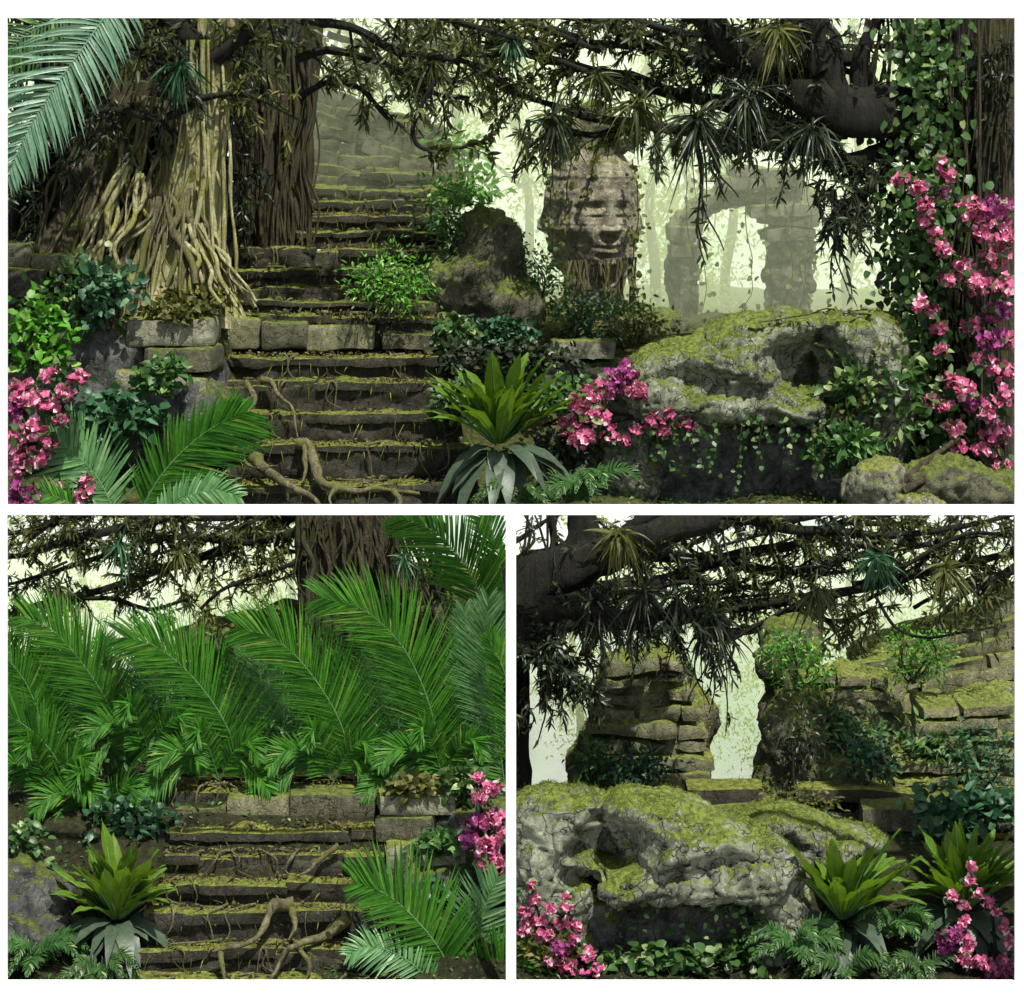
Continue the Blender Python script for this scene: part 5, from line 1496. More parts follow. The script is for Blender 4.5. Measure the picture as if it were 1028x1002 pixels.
for k, (x, y0, d, lb) in enumerate([(70, 830, 2.05, 'low palm in front of the leftmost palm, touching the wall block'), (190, 786, 2.2, 'low palm in front of the second palm, above the stairs\' left end'), (305, 786, 2.25, 'low palm behind the middle of the landing blocks'), (415, 784, 2.2, 'low palm above the pale slab, lower left scene'), (20, 800, 2.15, 'low palm at the left edge above the wall block'), (120, 760, 2.4, 'low palm between the first two tall palms')]):
    t = thing('low_palm', P(x, y0, d + .3), lb, 'palm', 'low palms at the foot of the massed palms')
    for j, (dx, dy, s) in enumerate([(-60, 10, 1), (-48, -18, .9), (-20, -40, .8), (38, 4, .9), (30, -28, .8)]):
        frond(t, pxpath([(x + 30, y0 - 2), (x + 30 + dx * .5, y0 - 26 + dy * .2), (x + 30 + dx, y0 - 14 + dy), (x + 30 + dx * 1.35, y0 + 4 + dy)], [d + .3, d + .15, d, d - .12]), 46, .34 * s, 'leaf_palm', (0, -1, .5), .026, .8, .15, .3, rib_r=.008)
shr = [(60, 735, 2.9), (100, 770, 2.6), (170, 760, 2.7), (215, 740, 3.0), (270, 765, 2.7), (320, 745, 3.0), (385, 770, 2.7), (470, 745, 3.0), (420, 745, 3.1), (150, 712, 3.3)]
for k, (x, y0, d) in enumerate(shr):
    shrub(P(x, y0 + 22, d), (.75, .4, .75), 170, .14, 'leaf_shrub' if k % 3 else 'leaf_teal', ['leafy filler bush low between the first and second palms', 'leafy bush at the foot of the second palm', 'leafy bush between second and third palms', 'leafy bush behind the third palm\'s stem', 'leafy bush between third and fourth palms', 'leafy bush just left of the fourth palm\'s stem',
                                                                                     'leafy bush between the fourth palm and the tallest', 'leafy bush right of the tallest palm\'s stem', 'leafy bush deep behind the tallest palm', 'leafy bush in the gap high between second and third palms'][k], 'shrub', 'bushes among the massed palms', nst=5, clumps=7, aspect=.3)

# trees behind the palms
tl = thing('dark_tree', P(350, 800, 5.6), 'dark root-hung trunk behind the palms of the lower left scene', 'tree', 'large old trees')
for pts, r in (([(318, 490), (322, 560), (326, 640), (330, 800)], .26), ([(356, 490), (354, 560), (352, 640), (346, 800)], .27), ([(382, 490), (384, 560), (392, 640), (400, 800)], .2)):
    mb = MB()
    tube(mb, spline(pxpath(pts, 5.6), 30), np.linspace(r, r * 1.2, 30), 26, .14, 3, flutes=7, flute_amp=.15)
    clip_top(mb, CL).build('trunk', MAT['bark_brown'], tl)
root_net(tl, [(300, 514), (420, 514)], [(300, 640), (470, 660)], 34, 5.2, 5.1, .028, 21, mat='bark_brown')
root_net(tl, [(395, 514), (440, 514)], [(420, 650), (465, 640)], 12, 5.0, 4.9, .02, 22, mat='bark_dark')
for pts, r0, ns, nl, m in (([(330, 505), (270, 530), (200, 560), (120, 590), (40, 605), (-10, 620)], .08, 50, 20, 'leaf_canopy'), ([(320, 530), (250, 545), (180, 540), (100, 560), (0, 590)], .06, 46, 20, 'leaf_canopy'), ([(200, 500), (140, 530), (70, 545), (0, 560)], .09, 40, 20, 'leaf_canopy'),
                           ([(310, 560), (270, 575), (225, 590), (200, 610)], .03, 20, 14, 'leaf_olive'), ([(120, 505), (60, 525), (0, 535)], .08, 26, 20, 'leaf_olive'), ([(60, 600), (110, 600), (150, 612), (190, 600)], .03, 16, 12, 'leaf_canopy'), ([(300, 515), (240, 518), (150, 520), (60, 515)], .07, 30, 18, 'leaf_canopy'), ([(430, 520), (400, 540), (385, 560)], .05, 16, 16, 'leaf_teal'), ([(460, 560), (440, 590), (450, 620)], .05, 20, 18, 'leaf_black')):
    bough(tl, pxpath(pts, RNG.uniform(5.0, 6.0)), r0, .018, ns, .42, nl, .125, m, 'bark_dark', clip=CL, twig=.014)
for px, py, s, m, lb in [(120, 545, .4, 'leaf_teal', 'small teal tuft among the boughs of the lower left scene'), (405, 560, .35, 'leaf_teal', 'teal tuft on the root-hung trunk, lower left scene'), (180, 555, .4, 'leaf_olive', 'olive tuft in the boughs, middle of the lower left scene'), (60, 590, .4, 'leaf_canopy', 'dark tuft in the boughs at left, just above the palms')]:
    tuft(P(px, py, 4.9), s, 34, m, lb, 'air plants on the lower boughs', -.5, CL, .09)
mb = MB()
blob(mb, [(P(330, 640, 6.1), (.9, .5, .5), 0), (P(240, 640, 6.2), (.8, .4, .25), 0.1), (P(440, 640, 6.0), (.9, .5, .9), 0)], .06, .1, 1.5, 51)
tag(mb.build('rock_mound', MAT['stone_mound'], None, P(330, 700, 6)), 'pale earth mound round the root-hung trunk, lower left scene', 'rock')

nest_fern(P(118, 925, .95), 1.05, 'rosette plant with broad upright leaves left of the lower left stairs', NF, 40, 18)
leafy_fern(P(36, 970, .62), .6, 'pale green fern in the lower left scene\'s bottom left corner', 'ferns', 12, 'leaf_shrub')
leafy_fern(P(100, 985, .5), .55, 'dark fern below the rosette plant, lower left scene', 'ferns', 12, 'leaf_ivy')
for k, (px, py, y, sz, m, lb) in enumerate([(120, 842, 1.9, (.9, .3, .4), 'leaf_teal', 'leafy clump behind the rosette plant, lower left scene'), (470, 912, 1.2, (.7, .3, .4), 'leaf_teal', 'dark leafy clump above the low palm, lower left scene'), (420, 800, 1.8, (.6, .2, .2), 'leaf_olive', 'sprigs growing on the pale slab, lower left scene'), (440, 858, 1.35, (.5, .2, .22), 'leaf_shrub', 'sprigs on the bottom slab, lower left scene'), (30, 880, 1.3, (.6, .3, .5), 'leaf_ivy', 'brownish leafy clump on the bank at left, lower left scene'), (470, 812, 1.9, (.5, .3, .5), 'leaf_ivy', 'dark leafy clump behind the pink flowers, lower left scene')]):
    shrub(P(px, py, y), sz, 220, .1, m, lb, 'undergrowth', 'undergrowth beside the lower left stairs', nst=4, clumps=8, aspect=.75, prof=prof_heart, name='undergrowth')
t = thing('palm', P(455, 1000, .6), 'low palm fanning out in the bottom right corner of the lower left scene', 'palm')
frond(t, pxpath([(462, 1010), (446, 962), (420, 926), (388, 898), (356, 886)], [.75, .7, .62, .55, .5]), 70, .86, 'leaf_palm', (.1, -1, .3), .036, .55, .16, .3, asym=(.6, 1), rib_r=.014)
frond(t, pxpath([(480, 1010), (478, 960), (486, 915), (500, 880)], [.8, .85, .85, .85]), 50, .6, 'leaf_palm_pale', (0, -1, .3), .036, .5, .15, .3, rib_r=.012)
frond(t, pxpath([(470, 1010), (500, 975), (530, 950)], [.7, .65, .6]), 40, .6, 'leaf_palm', (0, -1, .3), .034, .5, .15, .3, rib_r=.012)
frond(t, pxpath([(450, 1005), (410, 965), (372, 950), (350, 958)], [.6, .5, .45, .42]), 40, .34, 'leaf_palm_pale', (0, -1, .5), .03, .5, .25, .3, rib_r=.01)
cl = [(P(px, py, 1.1 + RNG.uniform(-.1, .1)), np.array([r, r, r * .8]) * S(1.1), n) for px, py, r, n in [(482, 800, 8, 9), (495, 790, 7, 8), (478, 828, 12, 20), (494, 822, 12, 20), (470, 842, 9, 13), (488, 848, 12, 20), (502, 838, 8, 12), (496, 866, 10, 15), (503, 882, 8, 10), (484, 866, 6, 7), (480, 780, 4, 4)]]
flower_shrub(P(508, 900, 1.2), [pxpath(p, 1.2) for p in ([(512, 905), (500, 860), (485, 820), (478, 785)], [(512, 900), (495, 850), (468, 838)])], cl, .14, 'pink flowers at the right edge of the lower left scene', 'pink flowering shrubs', 90, plum=(4, 2))

# ================================================================== LOWER RIGHT SCENE
mir = MB()
V = SKULL.verts() - SK0
V = V * np.array([-.68, .68, .68])
for F in SKULL.q + SKULL.t:
    u, inv = np.unique(F, return_inverse=True)
    mir.add(V[u], inv.reshape(F.shape)[:, ::-1])
q0 = P(668, 978, 1.0)
mo = mir.build('skull_boulder', MAT['stone_boulder'], None, np.zeros(3))
fuzz(mir, mo, 13000, .042, 'moss_fuzz', .35, .12, 33)
mo.location = [float(c) for c in q0]
tag(mo, 'big cracked boulder with skull-like hollows filling the lower left of the lower right scene', 'boulder', 'skull-like boulders')
m2 = copy_tree(mo, P(800, 985, 2.0))
m2.scale = (.95, .9, 1.0)
m2.rotation_euler = (0, 0, .5)
tag(m2, 'second cracked mossy boulder, behind the rosette plants of the lower right scene', 'boulder', 'skull-like boulders')


b0 = MB()  # shade under the two boulders is put into this rock's dark colour
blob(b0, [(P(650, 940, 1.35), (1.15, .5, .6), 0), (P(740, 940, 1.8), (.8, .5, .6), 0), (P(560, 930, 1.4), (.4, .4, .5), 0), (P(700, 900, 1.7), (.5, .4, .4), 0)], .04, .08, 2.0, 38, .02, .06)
o = tag(b0.build('base_rock', MAT['stone_black_shade'], None, P(660, 985, 1.2)), 'cracked rock coloured dark as shade under the boulders, lower right scene', 'rock', 'dark rocks under the boulders')
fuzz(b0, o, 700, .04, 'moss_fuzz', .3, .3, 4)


def mound(x0, x1, yt, yb, y, label, seed, courses, mat='stone_pale'):
    t = thing('stepped_mound', P((x0 + x1) / 2, yb, y), label, 'ruined mound', 'stepped stone mounds in the mist')
    w = (x1 - x0) / 2
    xc = (x0 + x1) / 2
    mb = MB()
    s = S(y)
    blob(mb, [(P(xc, yt + (yb - yt) * .35, y + .5), (w * s * .80, .6, (yb - yt) * s * .38), 0), (P(xc - w * .2, yt + (yb - yt) * .7, y + .4), (w * s * .9, .6, (yb - yt) * s * .4), 0), (P(xc + w * .35, yt + (yb - yt) * .65, y + .4), (w * s * .66, .6, (yb - yt) * s * .42), 0)], .05, .12, 1.7, seed)
    fuzz(mb, mb.build('core', MAT[mat], t), 3500, .05, 'moss_fuzz', .2, -.05, seed)
    for k in range(courses):
        f = (k + .35) / courses
        py = yt + (yb - yt) * f
        ww = w * (0.55 + .42 * min(1, f * 1.6)) * RNG.uniform(.9, 1.02)
        x = xc - ww
        mb = MB()
        while x < xc + ww - 4:
            bw = RNG.uniform(.3, .8) * ww * 2
            xe = min(x + bw, xc + ww)
            a, b = P(x, py, y), P(xe, py + (yb - yt) / courses * RNG.uniform(.6, .95), y)
            if RNG.random() > .08:
                rough_box(mb, ((a[0] + b[0]) / 2, y + .25 - .3 * f + RNG.normal() * .04, (a[2] + b[2]) / 2), (b[0] - a[0], .7, a[2] - b[2]), (RNG.normal() * .04, RNG.normal() * .05, RNG.normal() * .1), .05, .05, seed + k, 1.0, 2.6)
            x = xe
        if mb.n:
            fuzz(mb, mb.build('course', MAT[mat], t), int(500 * w / 70), .045, 'moss_fuzz', .3, -.1, seed + k)
    return t


mound(578, 716, 655, 812, 5.0, 'rounded stepped stone mound between two bright gaps, lower right scene', 60, 10)
mound(770, 925, 674, 800, 4.6, 'stepped stone mound capped with green bushes, middle of the lower right scene', 67, 9)
mound(890, 1050, 700, 812, 3.8, 'stepped stone mound running out of the right edge, lower right scene', 74, 8)
cw = thing('terraced_parapet', P(930, 700, 5.4), 'pale parapet of slanting stone courses rising to the right edge, lower right scene', 'parapet')
for k, (yl, yr, th) in enumerate([(660, 588, 15), (666, 606, 15), (674, 624, 16), (684, 642, 17), (695, 660, 18), (708, 682, 22), (722, 704, 24)]):
    y = 5.7 - .14 * k
    a, b = P(872 - 8 * k, yl, y), P(1060, yr, y)
    c = (a + b) / 2
    L = np.linalg.norm(b - a)
    ang = math.atan2(a[2] - b[2], b[0] - a[0])
    cuts = [-.5] + sorted(RNG.uniform(-.38, .38, 3).tolist()) + [.5]
    mb = MB()
    for u, v in zip(cuts[:-1], cuts[1:]):
        cc = c + (b - a) * (u + v) / 2
        rough_box(mb, (cc[0], y + .5 + RNG.normal() * .04, cc[2] - th * S(y) / 2), (L * (v - u) - .01, 1.0, th * S(y) * RNG.uniform(.9, 1.1)), (RNG.normal() * .03, ang + RNG.normal() * .03, RNG.normal() * .05), .06, .04, 160 + k, .9, 2.6)
    fuzz(mb, mb.build('course', MAT['stone_pale'], cw), 700, .045, 'moss_fuzz', .25, -.05, k)
mb = MB()
blob(mb, [(P(800, 765, 4.2), (.42, .5, .6), 0), (P(784, 800, 4.0), (.33, .4, .4), 0), (P(825, 790, 4.0), (.6, .4, .4), 0), (P(805, 725, 4.4), (.36, .4, .35), 0)], .05, .12, 1.9, 81)
o = tag(mb.build('boulder', MAT['stone_mound'], None, P(795, 820, 4.2)), 'upright dark rock at the right of the bright gap, lower right scene', 'boulder')
fuzz(mb, o, 3000, .05, 'moss_fuzz', .2, 0, 6)
mb = MB()
blob(mb, [(P(795, 652, 5.2), (.36, .4, .42), 0), (P(778, 665, 5.1), (.22, .3, .35), 0.2), (P(790, 700, 5.2), (.34, .4, .5), 0)], .05, .1, 2.0, 83)
tag(clip_top(mb, CL).build('rock_pillar', MAT['stone_mound'], None, P(795, 720, 5.2)), 'brownish rock pillar rising into the canopy, lower right scene', 'rock')
for k, (x0, x1, yt, yb, y, m, lb) in enumerate([(690, 770, 793, 812, 3.2, 'stone_step', 'mossy step slab at the foot of the bright gap, lower right scene'), (680, 790, 812, 834, 2.9, 'stone_step', 'lower mossy step slab in front of the other, lower right scene'), (866, 924, 812, 838, 2.5, 'stone_mound', 'long pale block above the left rosette plant, lower right scene'), (920, 1040, 806, 834, 2.6, 'stone_mound', 'broad block at the right edge above the rosette plants, lower right scene'), (830, 1040, 838, 880, 2.5, 'stone_step', 'dark low wall behind the two rosette plants, lower right scene'), (800, 1040, 795, 808, 3.2, 'stone_step', 'narrow ledge at the foot of the stepped mounds, lower right scene')]):
    stone_block(x0, x1, yt, yb, y, .6, m, lb, 'blocks before the stepped mounds', (0, RNG.normal() * .02, RNG.normal() * .05), 90 + k, res=.06, amp=.02)
for k, (px, py, y, sz, m, lb, ll) in enumerate([(804, 690, 4.2, (.75, .4, .6), 'leaf_bright', 'bright bush on top of the upright rock, lower right scene', .1), (915, 686, 4.2, (.75, .4, .6), 'leaf_bright', 'bright bush on the capped mound, lower right scene', .1), (645, 795, 4.2, (.75, .4, .5), 'leaf_teal', 'green bush at the foot of the rounded mound, lower right scene', .11), (600, 790, 4.3, (.6, .4, .5), 'leaf_shrub', 'olive bush left of the green one, under the rounded mound', .11),
                                                (850, 760, 3.9, (.9, .4, .6), 'leaf_shrub', 'olive shrub hanging on the front of the capped mound', .12), (870, 790, 3.4, (.6, .3, .6), 'leaf_teal', 'small feathery bush in front of the capped mound', .1), (990, 795, 3.2, (.75, .4, .65), 'leaf_teal', 'feathery green bush at the right edge before the mounds', .11), (930, 765, 3.7, (.8, .4, .5), 'leaf_shrub', 'olive shrub between the two right-hand mounds', .12),
                                                (975, 835, 2.3, (1.2, .3, .45), 'leaf_teal', 'round-leaved clump on the broad block at right', .14), (800, 830, 2.6, (.7, .3, .4), 'leaf_olive', 'yellowish low growth between boulder and blocks', .09), (760, 850, 2.2, (.9, .4, .35), 'leaf_olive', 'yellow-green growth on top of the second boulder', .09), (700, 975, .7, (1.6, .3, .3), 'leaf_ivy', 'dark low growth at the foot of the boulders, lower right scene', .12), (560, 860, 1.1, (.4, .3, .4), 'leaf_ivy', 'dark leafy clump behind the left pink flowers, lower right scene', .1), (545, 975, .55, (.5, .3, .4), 'leaf_olive', 'olive growth in the bottom left corner, lower right scene', .11), (795, 790, 3.5, (.6, .3, .9), 'leaf_black', 'very dark foliage at the right of the middle bright gap, lower right scene', .09), (835, 740, 4.0, (.7, .3, .5), 'leaf_ivy', 'dark creeping shrub on the capped mound\'s left shoulder', .09)]):
    shrub(P(px, py, y), sz, 900 if k < 2 else 340, ll * (.7 if k < 2 else 1), m, lb, 'shrub', 'bushes of the lower right scene', nst=5, clumps=9, aspect=.35 if k not in (8, 11, 12) else .8, prof=prof_lance if k not in (8, 11, 12) else prof_heart)

gr = thing('gnarled_tree', P(513, 800, 3.9), 'dark gnarled tree at the left edge whose bough crosses the lower right scene', 'tree', 'large old trees')
for pts, ys, r0, r1, ns, sl, nl, m in (([(490, 640), (530, 600), (570, 575), (610, 552), (660, 530), (720, 505)], 3.8, .34, .13, 34, .55, 20, 'leaf_black'), ([(560, 580), (580, 545), (590, 500)], 3.9, .2, .14, 6, .4, 10, 'leaf_black'), ([(545, 590), (556, 550), (550, 500)], 3.9, .06, .03, 8, .3, 8, 'leaf_black'), ([(600, 560), (640, 530), (670, 505)], 3.7, .12, .08, 12, .5, 18, 'leaf_black'),
                                       ([(540, 610), (600, 610), (650, 625), (700, 625)], 3.5, .12, .02, 50, .5, 24, 'leaf_black'), ([(500, 650), (535, 655), (560, 670), (580, 690)], 3.4, .12, .02, 44, .42, 24, 'leaf_black'), ([(520, 615), (570, 600), (620, 590), (700, 575), (780, 550), (870, 525), (940, 505)], 5.9, .13, .03, 48, .5, 22, 'leaf_canopy'), ([(520, 640), (580, 626), (640, 622), (720, 615), (800, 605), (870, 590), (950, 570), (1030, 555)], 5.8, .12, .03, 60, .45, 22, 'leaf_canopy'),
                                       ([(560, 560), (630, 555), (700, 560), (780, 575), (860, 560), (940, 545), (1030, 535)], 6.0, .08, .02, 44, .42, 20, 'leaf_canopy'), ([(700, 640), (760, 632), (800, 615), (840, 625), (880, 610)], 5.9, .06, .02, 26, .35, 20, 'leaf_canopy'), ([(640, 530), (720, 522), (800, 530), (880, 540), (960, 530), (1030, 515)], 5.7, .08, .02, 36, .45, 20, 'leaf_canopy'), ([(1035, 560), (1000, 580), (960, 600), (930, 640)], 5.6, .06, .015, 24, .35, 16, 'leaf_canopy'),
                                       ([(880, 600), (900, 630), (930, 640), (965, 635), (1000, 628)], 3.9, .02, .01, 10, .25, 6, 'leaf_canopy'), ([(620, 545), (720, 530), (780, 520), (840, 515)], 5.7, .09, .03, 26, .45, 20, 'leaf_black')):
    bough(gr, pxpath(pts, ys), r0, r1, ns, sl, nl, .135, m, 'bark_dark', clip=CL, twig=.014)
mb = MB()
tube(mb, spline(pxpath([(500, 560), (508, 640), (510, 720), (512, 830)], 3.9), 26), np.linspace(.2, .24, 26), 26, .14, 5, flutes=7, flute_amp=.15)
clip_top(mb, CL).build('trunk', MAT['bark_dark'], gr)
for k in range(7):
    x = RNG.uniform(520, 556)
    bough(gr, pxpath([(x, 590 + RNG.uniform(-10, 10)), (x + RNG.uniform(-8, 8), 565), (x + RNG.uniform(-12, 14), 540), (x + RNG.uniform(-14, 16), 505)], 3.8), .022, .01, 4, .25, 5, .08, 'leaf_black', 'vine_dark', clip=CL)
V2 = 'vines hanging in the lower right scene'
for px, py, L, sw, nl, lb, ll in [(548, 680, .8, .03, 26, 'vine hanging in the bright gap at the left edge, lower right scene', .13), (572, 670, .7, -.05, 34, 'leafy vine against the rounded mound\'s left side', .12), (590, 650, .6, .03, 30, 'short leafy vine over the rounded mound', .12), (716, 620, 1.3, -.05, 40, 'long vine hanging at the left of the middle bright gap', .14), (700, 615, 1.1, .1, 40, 'forked vine hanging over the rounded mound\'s right shoulder', .15), (730, 625, .8, .1, 30, 'vine hanging inside the middle bright gap', .14),
                                  (650, 620, .4, 0, 26, 'short vine above the rounded mound\'s crown', .13), (840, 625, .4, .05, 26, 'fine-leaved vine in the bright gap by the rock pillar', .08), (860, 615, .5, -.05, 26, 'fine-leaved vine between the two bright bushes', .08), (530, 690, .6, .05, 30, 'dark vine hugging the left edge, lower right scene', .12)]:
    hanging_vine(P(px, py, 3.5), L, sw, lb, V2, nl, ll, 'leaf_black' if px < 760 else 'leaf_canopy', .015, CL, .22 if px < 760 else .5, .15, 3)
for px, py, s, n, m, lb, w in [(622, 535, .55, 60, 'leaf_olive', 'yellowish palm-like tuft under the bough, lower right scene', .09), (645, 595, .6, 60, 'leaf_black', 'black tuft on the bough above the rounded mound', .06), (715, 620, .7, 60, 'leaf_black', 'black spiky tuft above the middle bright gap', .06), (600, 610, .55, 50, 'leaf_black', 'black tuft near the left end of the bough', .06), (680, 600, .55, 50, 'leaf_black', 'black tuft between two others on the bough', .06), (880, 560, .45, 40, 'leaf_teal', 'teal tuft in the canopy at right', .1), (820, 590, .5, 40, 'leaf_canopy', 'dark tuft over the rock pillar', .08), (950, 570, .5, 40, 'leaf_olive', 'olive tuft in the canopy near the right edge', .08)]:
    tuft(P(px, py, 3.5), s, n, m, lb, 'air plants on the lower right boughs', -.7, CL, w)

creeper([spline([P(x, 893 + RNG.uniform(-6, 4), .72), P(x + RNG.uniform(-6, 6), 910, .66), P(x + RNG.uniform(-9, 9), 925 + RNG.uniform(0, 26), .7)], 10) for x in (618, 640, 662, 690, 712, 735, 752, 770)], 44, 0.06, 'leaf_ivy', 'thin trailing creepers hanging from the lip of the boulder, lower right scene', None, 0.05)
nest_fern(P(846, 925, 1.0), 1.12, 'left one of the two rosette plants in the lower right scene', NF, 40, 18)
nest_fern(P(966, 915, 1.15), 1.12, 'right one of the two rosette plants, pink flowers before it, lower right scene', NF, 40, 18)
leafy_fern(P(798, 960, .7), .6, 'pale green fern left of the two rosette plants, lower right scene', 'ferns', 13, 'leaf_shrub')
leafy_fern(P(900, 940, .8), .5, 'pale green fern between the two rosette plants', 'ferns', 10, 'leaf_shrub')
leafy_fern(P(850, 985, .5), .55, 'dark fern at the bottom under the left rosette plant, lower right scene', 'ferns', 12, 'leaf_ivy')
leafy_fern(P(925, 985, .5), .5, 'dark fern at the bottom beside the right pink flowers, lower right scene', 'ferns', 12, 'leaf_ivy')
cl = [(P(px, py, .55 + RNG.uniform(-.08, .08)), np.array([r, r, r * .8]) * S(.55), n) for px, py, r, n in [(534, 888, 4, 4), (537, 902, 5, 6), (528, 915, 7, 9), (540, 925, 7, 9), (525, 932, 8, 12), (550, 938, 9, 13), (538, 944, 9, 14), (562, 952, 9, 14), (552, 962, 10, 16), (570, 968, 10, 16), (585, 978, 10, 15), (566, 982, 9, 14), (598, 972, 7, 9), (590, 958, 8, 10), (578, 942, 6, 7), (572, 926, 6, 7), (569, 910, 5, 5), (570, 900, 3, 3), (552, 912, 5, 5), (560, 928, 5, 5), (580, 930, 4, 4)]]
flower_shrub(P(570, 1000, .55), [pxpath(p, .6) for p in ([(590, 1005), (560, 960), (540, 915), (534, 885)], [(600, 1005), (585, 960), (572, 920), (570, 898)], [(580, 1005), (545, 955), (522, 930)])], cl, .115, 'pink flower spikes at the left edge of the lower right scene', 'pink flowering shrubs', 90, plum=(7, 11))
cl = [(P(px, py, .5 + RNG.uniform(-.08, .08)), np.array([r, r, r * .8]) * S(.5), n) for px, py, r, n in [(976, 870, 5, 5), (974, 884, 5, 6), (982, 898, 5, 6), (992, 906, 6, 7), (1000, 914, 5, 6), (956, 900, 5, 5), (968, 908, 5, 5), (966, 925, 7, 9), (958, 938, 9, 13), (950, 950, 9, 13), (972, 945, 7, 9), (968, 960, 9, 14), (985, 968, 10, 15), (998, 975, 10, 15), (1010, 965, 9, 13), (1012, 945, 7, 9), (1008, 930, 6, 7), (980, 985, 9, 13), (946, 940, 6, 7), (1014, 982, 8, 11)]]
flower_shrub(P(990, 1005, .5), [pxpath(p, .55) for p in ([(990, 1010), (972, 960), (970, 910), (976, 866)], [(1005, 1010), (1000, 960), (995, 915), (982, 895)], [(985, 1010), (955, 950), (944, 938)])], cl, .115, 'pink flower spikes before the right rosette plant, lower right scene', 'pink flowering shrubs', 90, plum=(8, 9, 18))

for k in range(26):
    x0, y0 = RNG.uniform(540, 1000), RNG.uniform(515, 610)
    dx = RNG.uniform(60, 120)
    bough(gr, pxpath([(x0 - dx * .7, y0 + RNG.uniform(0, 60)), (x0, y0 + RNG.uniform(-15, 15)), (x0 + dx * .6, y0 - RNG.uniform(-25, 50))], RNG.uniform(5.5, 6.2)), RNG.uniform(.015, .035), .01, 11, .4, 11, RNG.uniform(.08, .13), ['leaf_canopy', 'leaf_canopy', 'leaf_olive', 'leaf_black'][k % 4], 'bark_dark', clip=CL, twig=.012)
for k in range(9):
    x0, y0 = RNG.uniform(-10, 290), RNG.uniform(520, 600)
    dx = RNG.uniform(50, 100)
    bough(tl, (pxpath([(x0 + dx * .7, y0 - RNG.uniform(-15, 50)), (x0, y0 + RNG.uniform(-10, 15)), (x0 - dx * .6, y0 + RNG.uniform(-15, 50))], RNG.uniform(5.2, 6.2))), RNG.uniform(.015, .035), .01, 11, .4, 11, RNG.uniform(.08, .13), ['leaf_canopy', 'leaf_olive', 'leaf_canopy', 'leaf_black'][k % 4], 'bark_dark', clip=CL, twig=.012)
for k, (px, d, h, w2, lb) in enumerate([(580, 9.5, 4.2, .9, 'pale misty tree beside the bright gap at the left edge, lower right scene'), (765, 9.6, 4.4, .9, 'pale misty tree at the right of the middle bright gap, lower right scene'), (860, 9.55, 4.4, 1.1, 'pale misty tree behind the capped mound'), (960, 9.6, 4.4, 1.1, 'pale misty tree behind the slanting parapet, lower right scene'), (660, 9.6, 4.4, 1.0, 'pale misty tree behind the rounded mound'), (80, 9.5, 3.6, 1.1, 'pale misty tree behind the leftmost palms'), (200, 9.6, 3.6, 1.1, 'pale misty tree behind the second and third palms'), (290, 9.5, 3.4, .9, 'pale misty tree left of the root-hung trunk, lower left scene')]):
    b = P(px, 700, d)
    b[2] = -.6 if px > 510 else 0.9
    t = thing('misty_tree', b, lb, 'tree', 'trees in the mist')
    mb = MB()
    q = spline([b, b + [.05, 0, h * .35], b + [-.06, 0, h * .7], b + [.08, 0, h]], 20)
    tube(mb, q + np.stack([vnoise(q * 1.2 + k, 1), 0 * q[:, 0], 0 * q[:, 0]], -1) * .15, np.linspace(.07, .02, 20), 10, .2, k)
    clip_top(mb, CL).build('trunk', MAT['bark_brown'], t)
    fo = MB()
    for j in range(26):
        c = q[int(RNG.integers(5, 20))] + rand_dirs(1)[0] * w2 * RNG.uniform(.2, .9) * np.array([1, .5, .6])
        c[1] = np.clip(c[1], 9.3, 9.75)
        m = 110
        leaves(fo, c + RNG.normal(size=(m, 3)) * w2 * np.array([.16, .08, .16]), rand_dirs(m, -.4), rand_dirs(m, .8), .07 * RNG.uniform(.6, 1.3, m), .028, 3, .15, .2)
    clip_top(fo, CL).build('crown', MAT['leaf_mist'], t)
# a second rank of palms fills the shade behind the first
for k, (x, d, lb) in enumerate([(5, 3.3, 'shaded palm behind the leftmost palm'), (80, 3.6, 'shaded palm behind the gap of the first and second palms'), (180, 3.7, 'shaded palm behind the gap of the second and third palms'), (285, 3.6, 'shaded palm behind the gap of the third and fourth palms'), (390, 3.6, 'shaded palm behind the gap of the fourth palm and the tallest'), (468, 3.9, 'shaded palm behind the gap of the tallest palm and the right edge')]):
    fr = []
    for j in range(6):
        sx = RNG.uniform(-70, 45)
        tp = 650 + RNG.uniform(-18, 30)
        fr.append(([(x + 20, 800), (x + 20 + sx * .2, 755), (x + 15 + sx * .5, 705), (x + 5 + sx, tp)], d + .15 * j, 46, .62, ['leaf_palm', 'leaf_shrub'][j % 2], (1, 1)))
    palm((x + 20, 800, d), fr, lb, 'second rank of palms in the shade')
for nm, ed, sz, mt, lb in (('leaf_litter', [(224, 474, 486, 12.4), (222, 466, 447, 12.95), (216, 458, 418, 13.5), (212, 444, 385, 14.05), (212, 440, 359, 14.6), (216, 440, 317, 15.3), (230, 430, 290, 16.3), (232, 420, 250, 17.3), (300, 446, 217, 18.3)], .075, 'leaf_dead', None), ('leaf_litter', [(132, 396, 953, .55), (146, 388, 916, .85), (158, 386, 888, 1.15), (164, 384, 860, 1.45), (170, 382, 833, 1.75), (170, 400, 792, 2.3)], .05, 'leaf_dead', None)):
    lt = MB()
    for x0, x1, py, yy in ed:
        m = 300
        a, b = P(x0, py, yy), P(x1, py, yy)
        u = RNG.random(m) ** RNG.choice([.6, 1, 1.6])
        oo = a + (b - a) * u[:, None] + np.stack([0 * u, RNG.uniform(0.02, .45 if sz > .06 else .26, m), RNG.uniform(.0, .05, m)], -1)
        leaves(lt, oo, rand_dirs(m, .1), rand_dirs(m, 1.5), sz * RNG.uniform(.6, 1.4, m), sz * .4, 2, .3, .4)
    tag(lt.build(nm, MAT[mt]), kind='stuff')

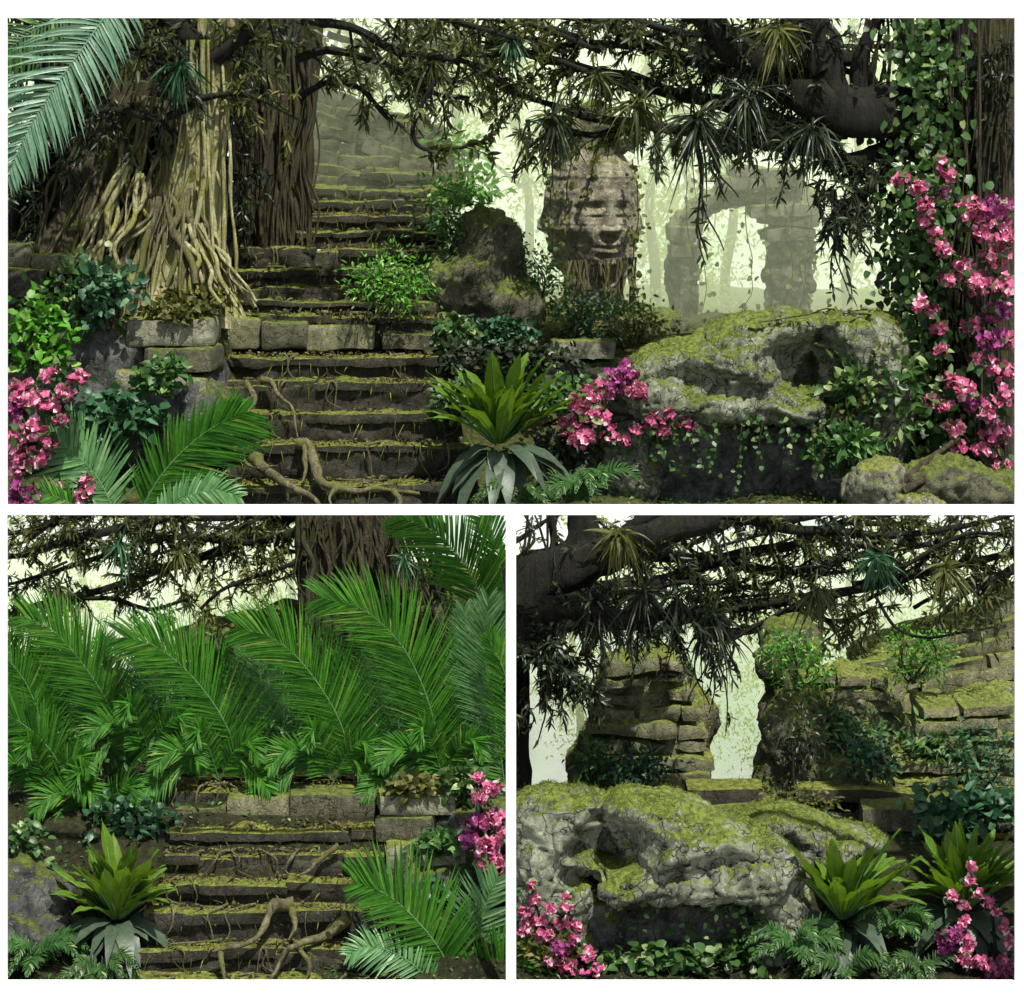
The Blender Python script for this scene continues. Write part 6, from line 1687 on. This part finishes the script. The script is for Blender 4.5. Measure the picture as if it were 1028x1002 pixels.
gc = MB()
n = 7000
x = RNG.uniform(-.5, 11, n)
y = .25 + 5.5 * RNG.random(n) ** 1.2
o = np.stack([x, y, z_low(x, y) + 0.01], -1)
keep = vnoise(o * 1.3, 4) > -.3
o = o[keep]
leaves(gc, o, rand_dirs(len(o), .7), rand_dirs(len(o), 1.5), RNG.uniform(.04, .11, len(o)), RNG.uniform(.02, .05, len(o)), 2, .2, .3)
tag(gc.build('ground_cover', MAT['leaf_shrub']), kind='stuff')

# ------------------------------------------------------------------ light
w = bpy.data.worlds.new('World')
SC.world = w
w.use_nodes = True
nt = w.node_tree
bg = nt.nodes['Background']
sk = nt.nodes.new('ShaderNodeTexSky')
sk.sky_type = 'NISHITA'
sk.sun_disc = False
sk.sun_elevation = math.radians(SUN_EL)
sk.sun_rotation = math.radians(180 - SUN_AZ)
sk.air_density, sk.dust_density, sk.ozone_density = 0.7, 3.0, 0.6
nt.links.new(sk.outputs[0], bg.inputs[0])
bg.inputs[1].default_value = SKY_STRENGTH
ld = bpy.data.lights.new('sun', 'SUN')
ld.energy = SUN_POWER
ld.angle = math.radians(0.6)
ld.color = (1.0, 0.97, 0.88)
lo = bpy.data.objects.new('sun', ld)
COL.objects.link(lo)
e, a = math.radians(SUN_EL), math.radians(SUN_AZ)
pos = Vector((math.sin(a) * math.cos(e), -math.cos(a) * math.cos(e), math.sin(e)))
lo.rotation_euler = (-pos).to_track_quat('-Z', 'Y').to_euler()

cd = bpy.data.cameras.new('camera')
cd.sensor_width = 36
cd.lens = 36 * CAM_D / 10.28
cd.shift_y = (5.01 - CAM_Z) / 10.28
cd.clip_end = 600
cam = bpy.data.objects.new('camera', cd)
cam.location = (CAM_X, -CAM_D, CAM_Z)
cam.rotation_euler = (PI / 2, 0, 0)
COL.objects.link(cam)
SC.camera = cam
SC.view_settings.view_transform = 'Standard'
SC.view_settings.look = 'None'
SC.view_settings.exposure = EXPOSURE
SC.view_settings.gamma = 1
SC.view_settings.use_curve_mapping = False
SC.cycles.max_bounces = 8
SC.cycles.transparent_max_bounces = 8
SC.cycles.volume_bounces = 3
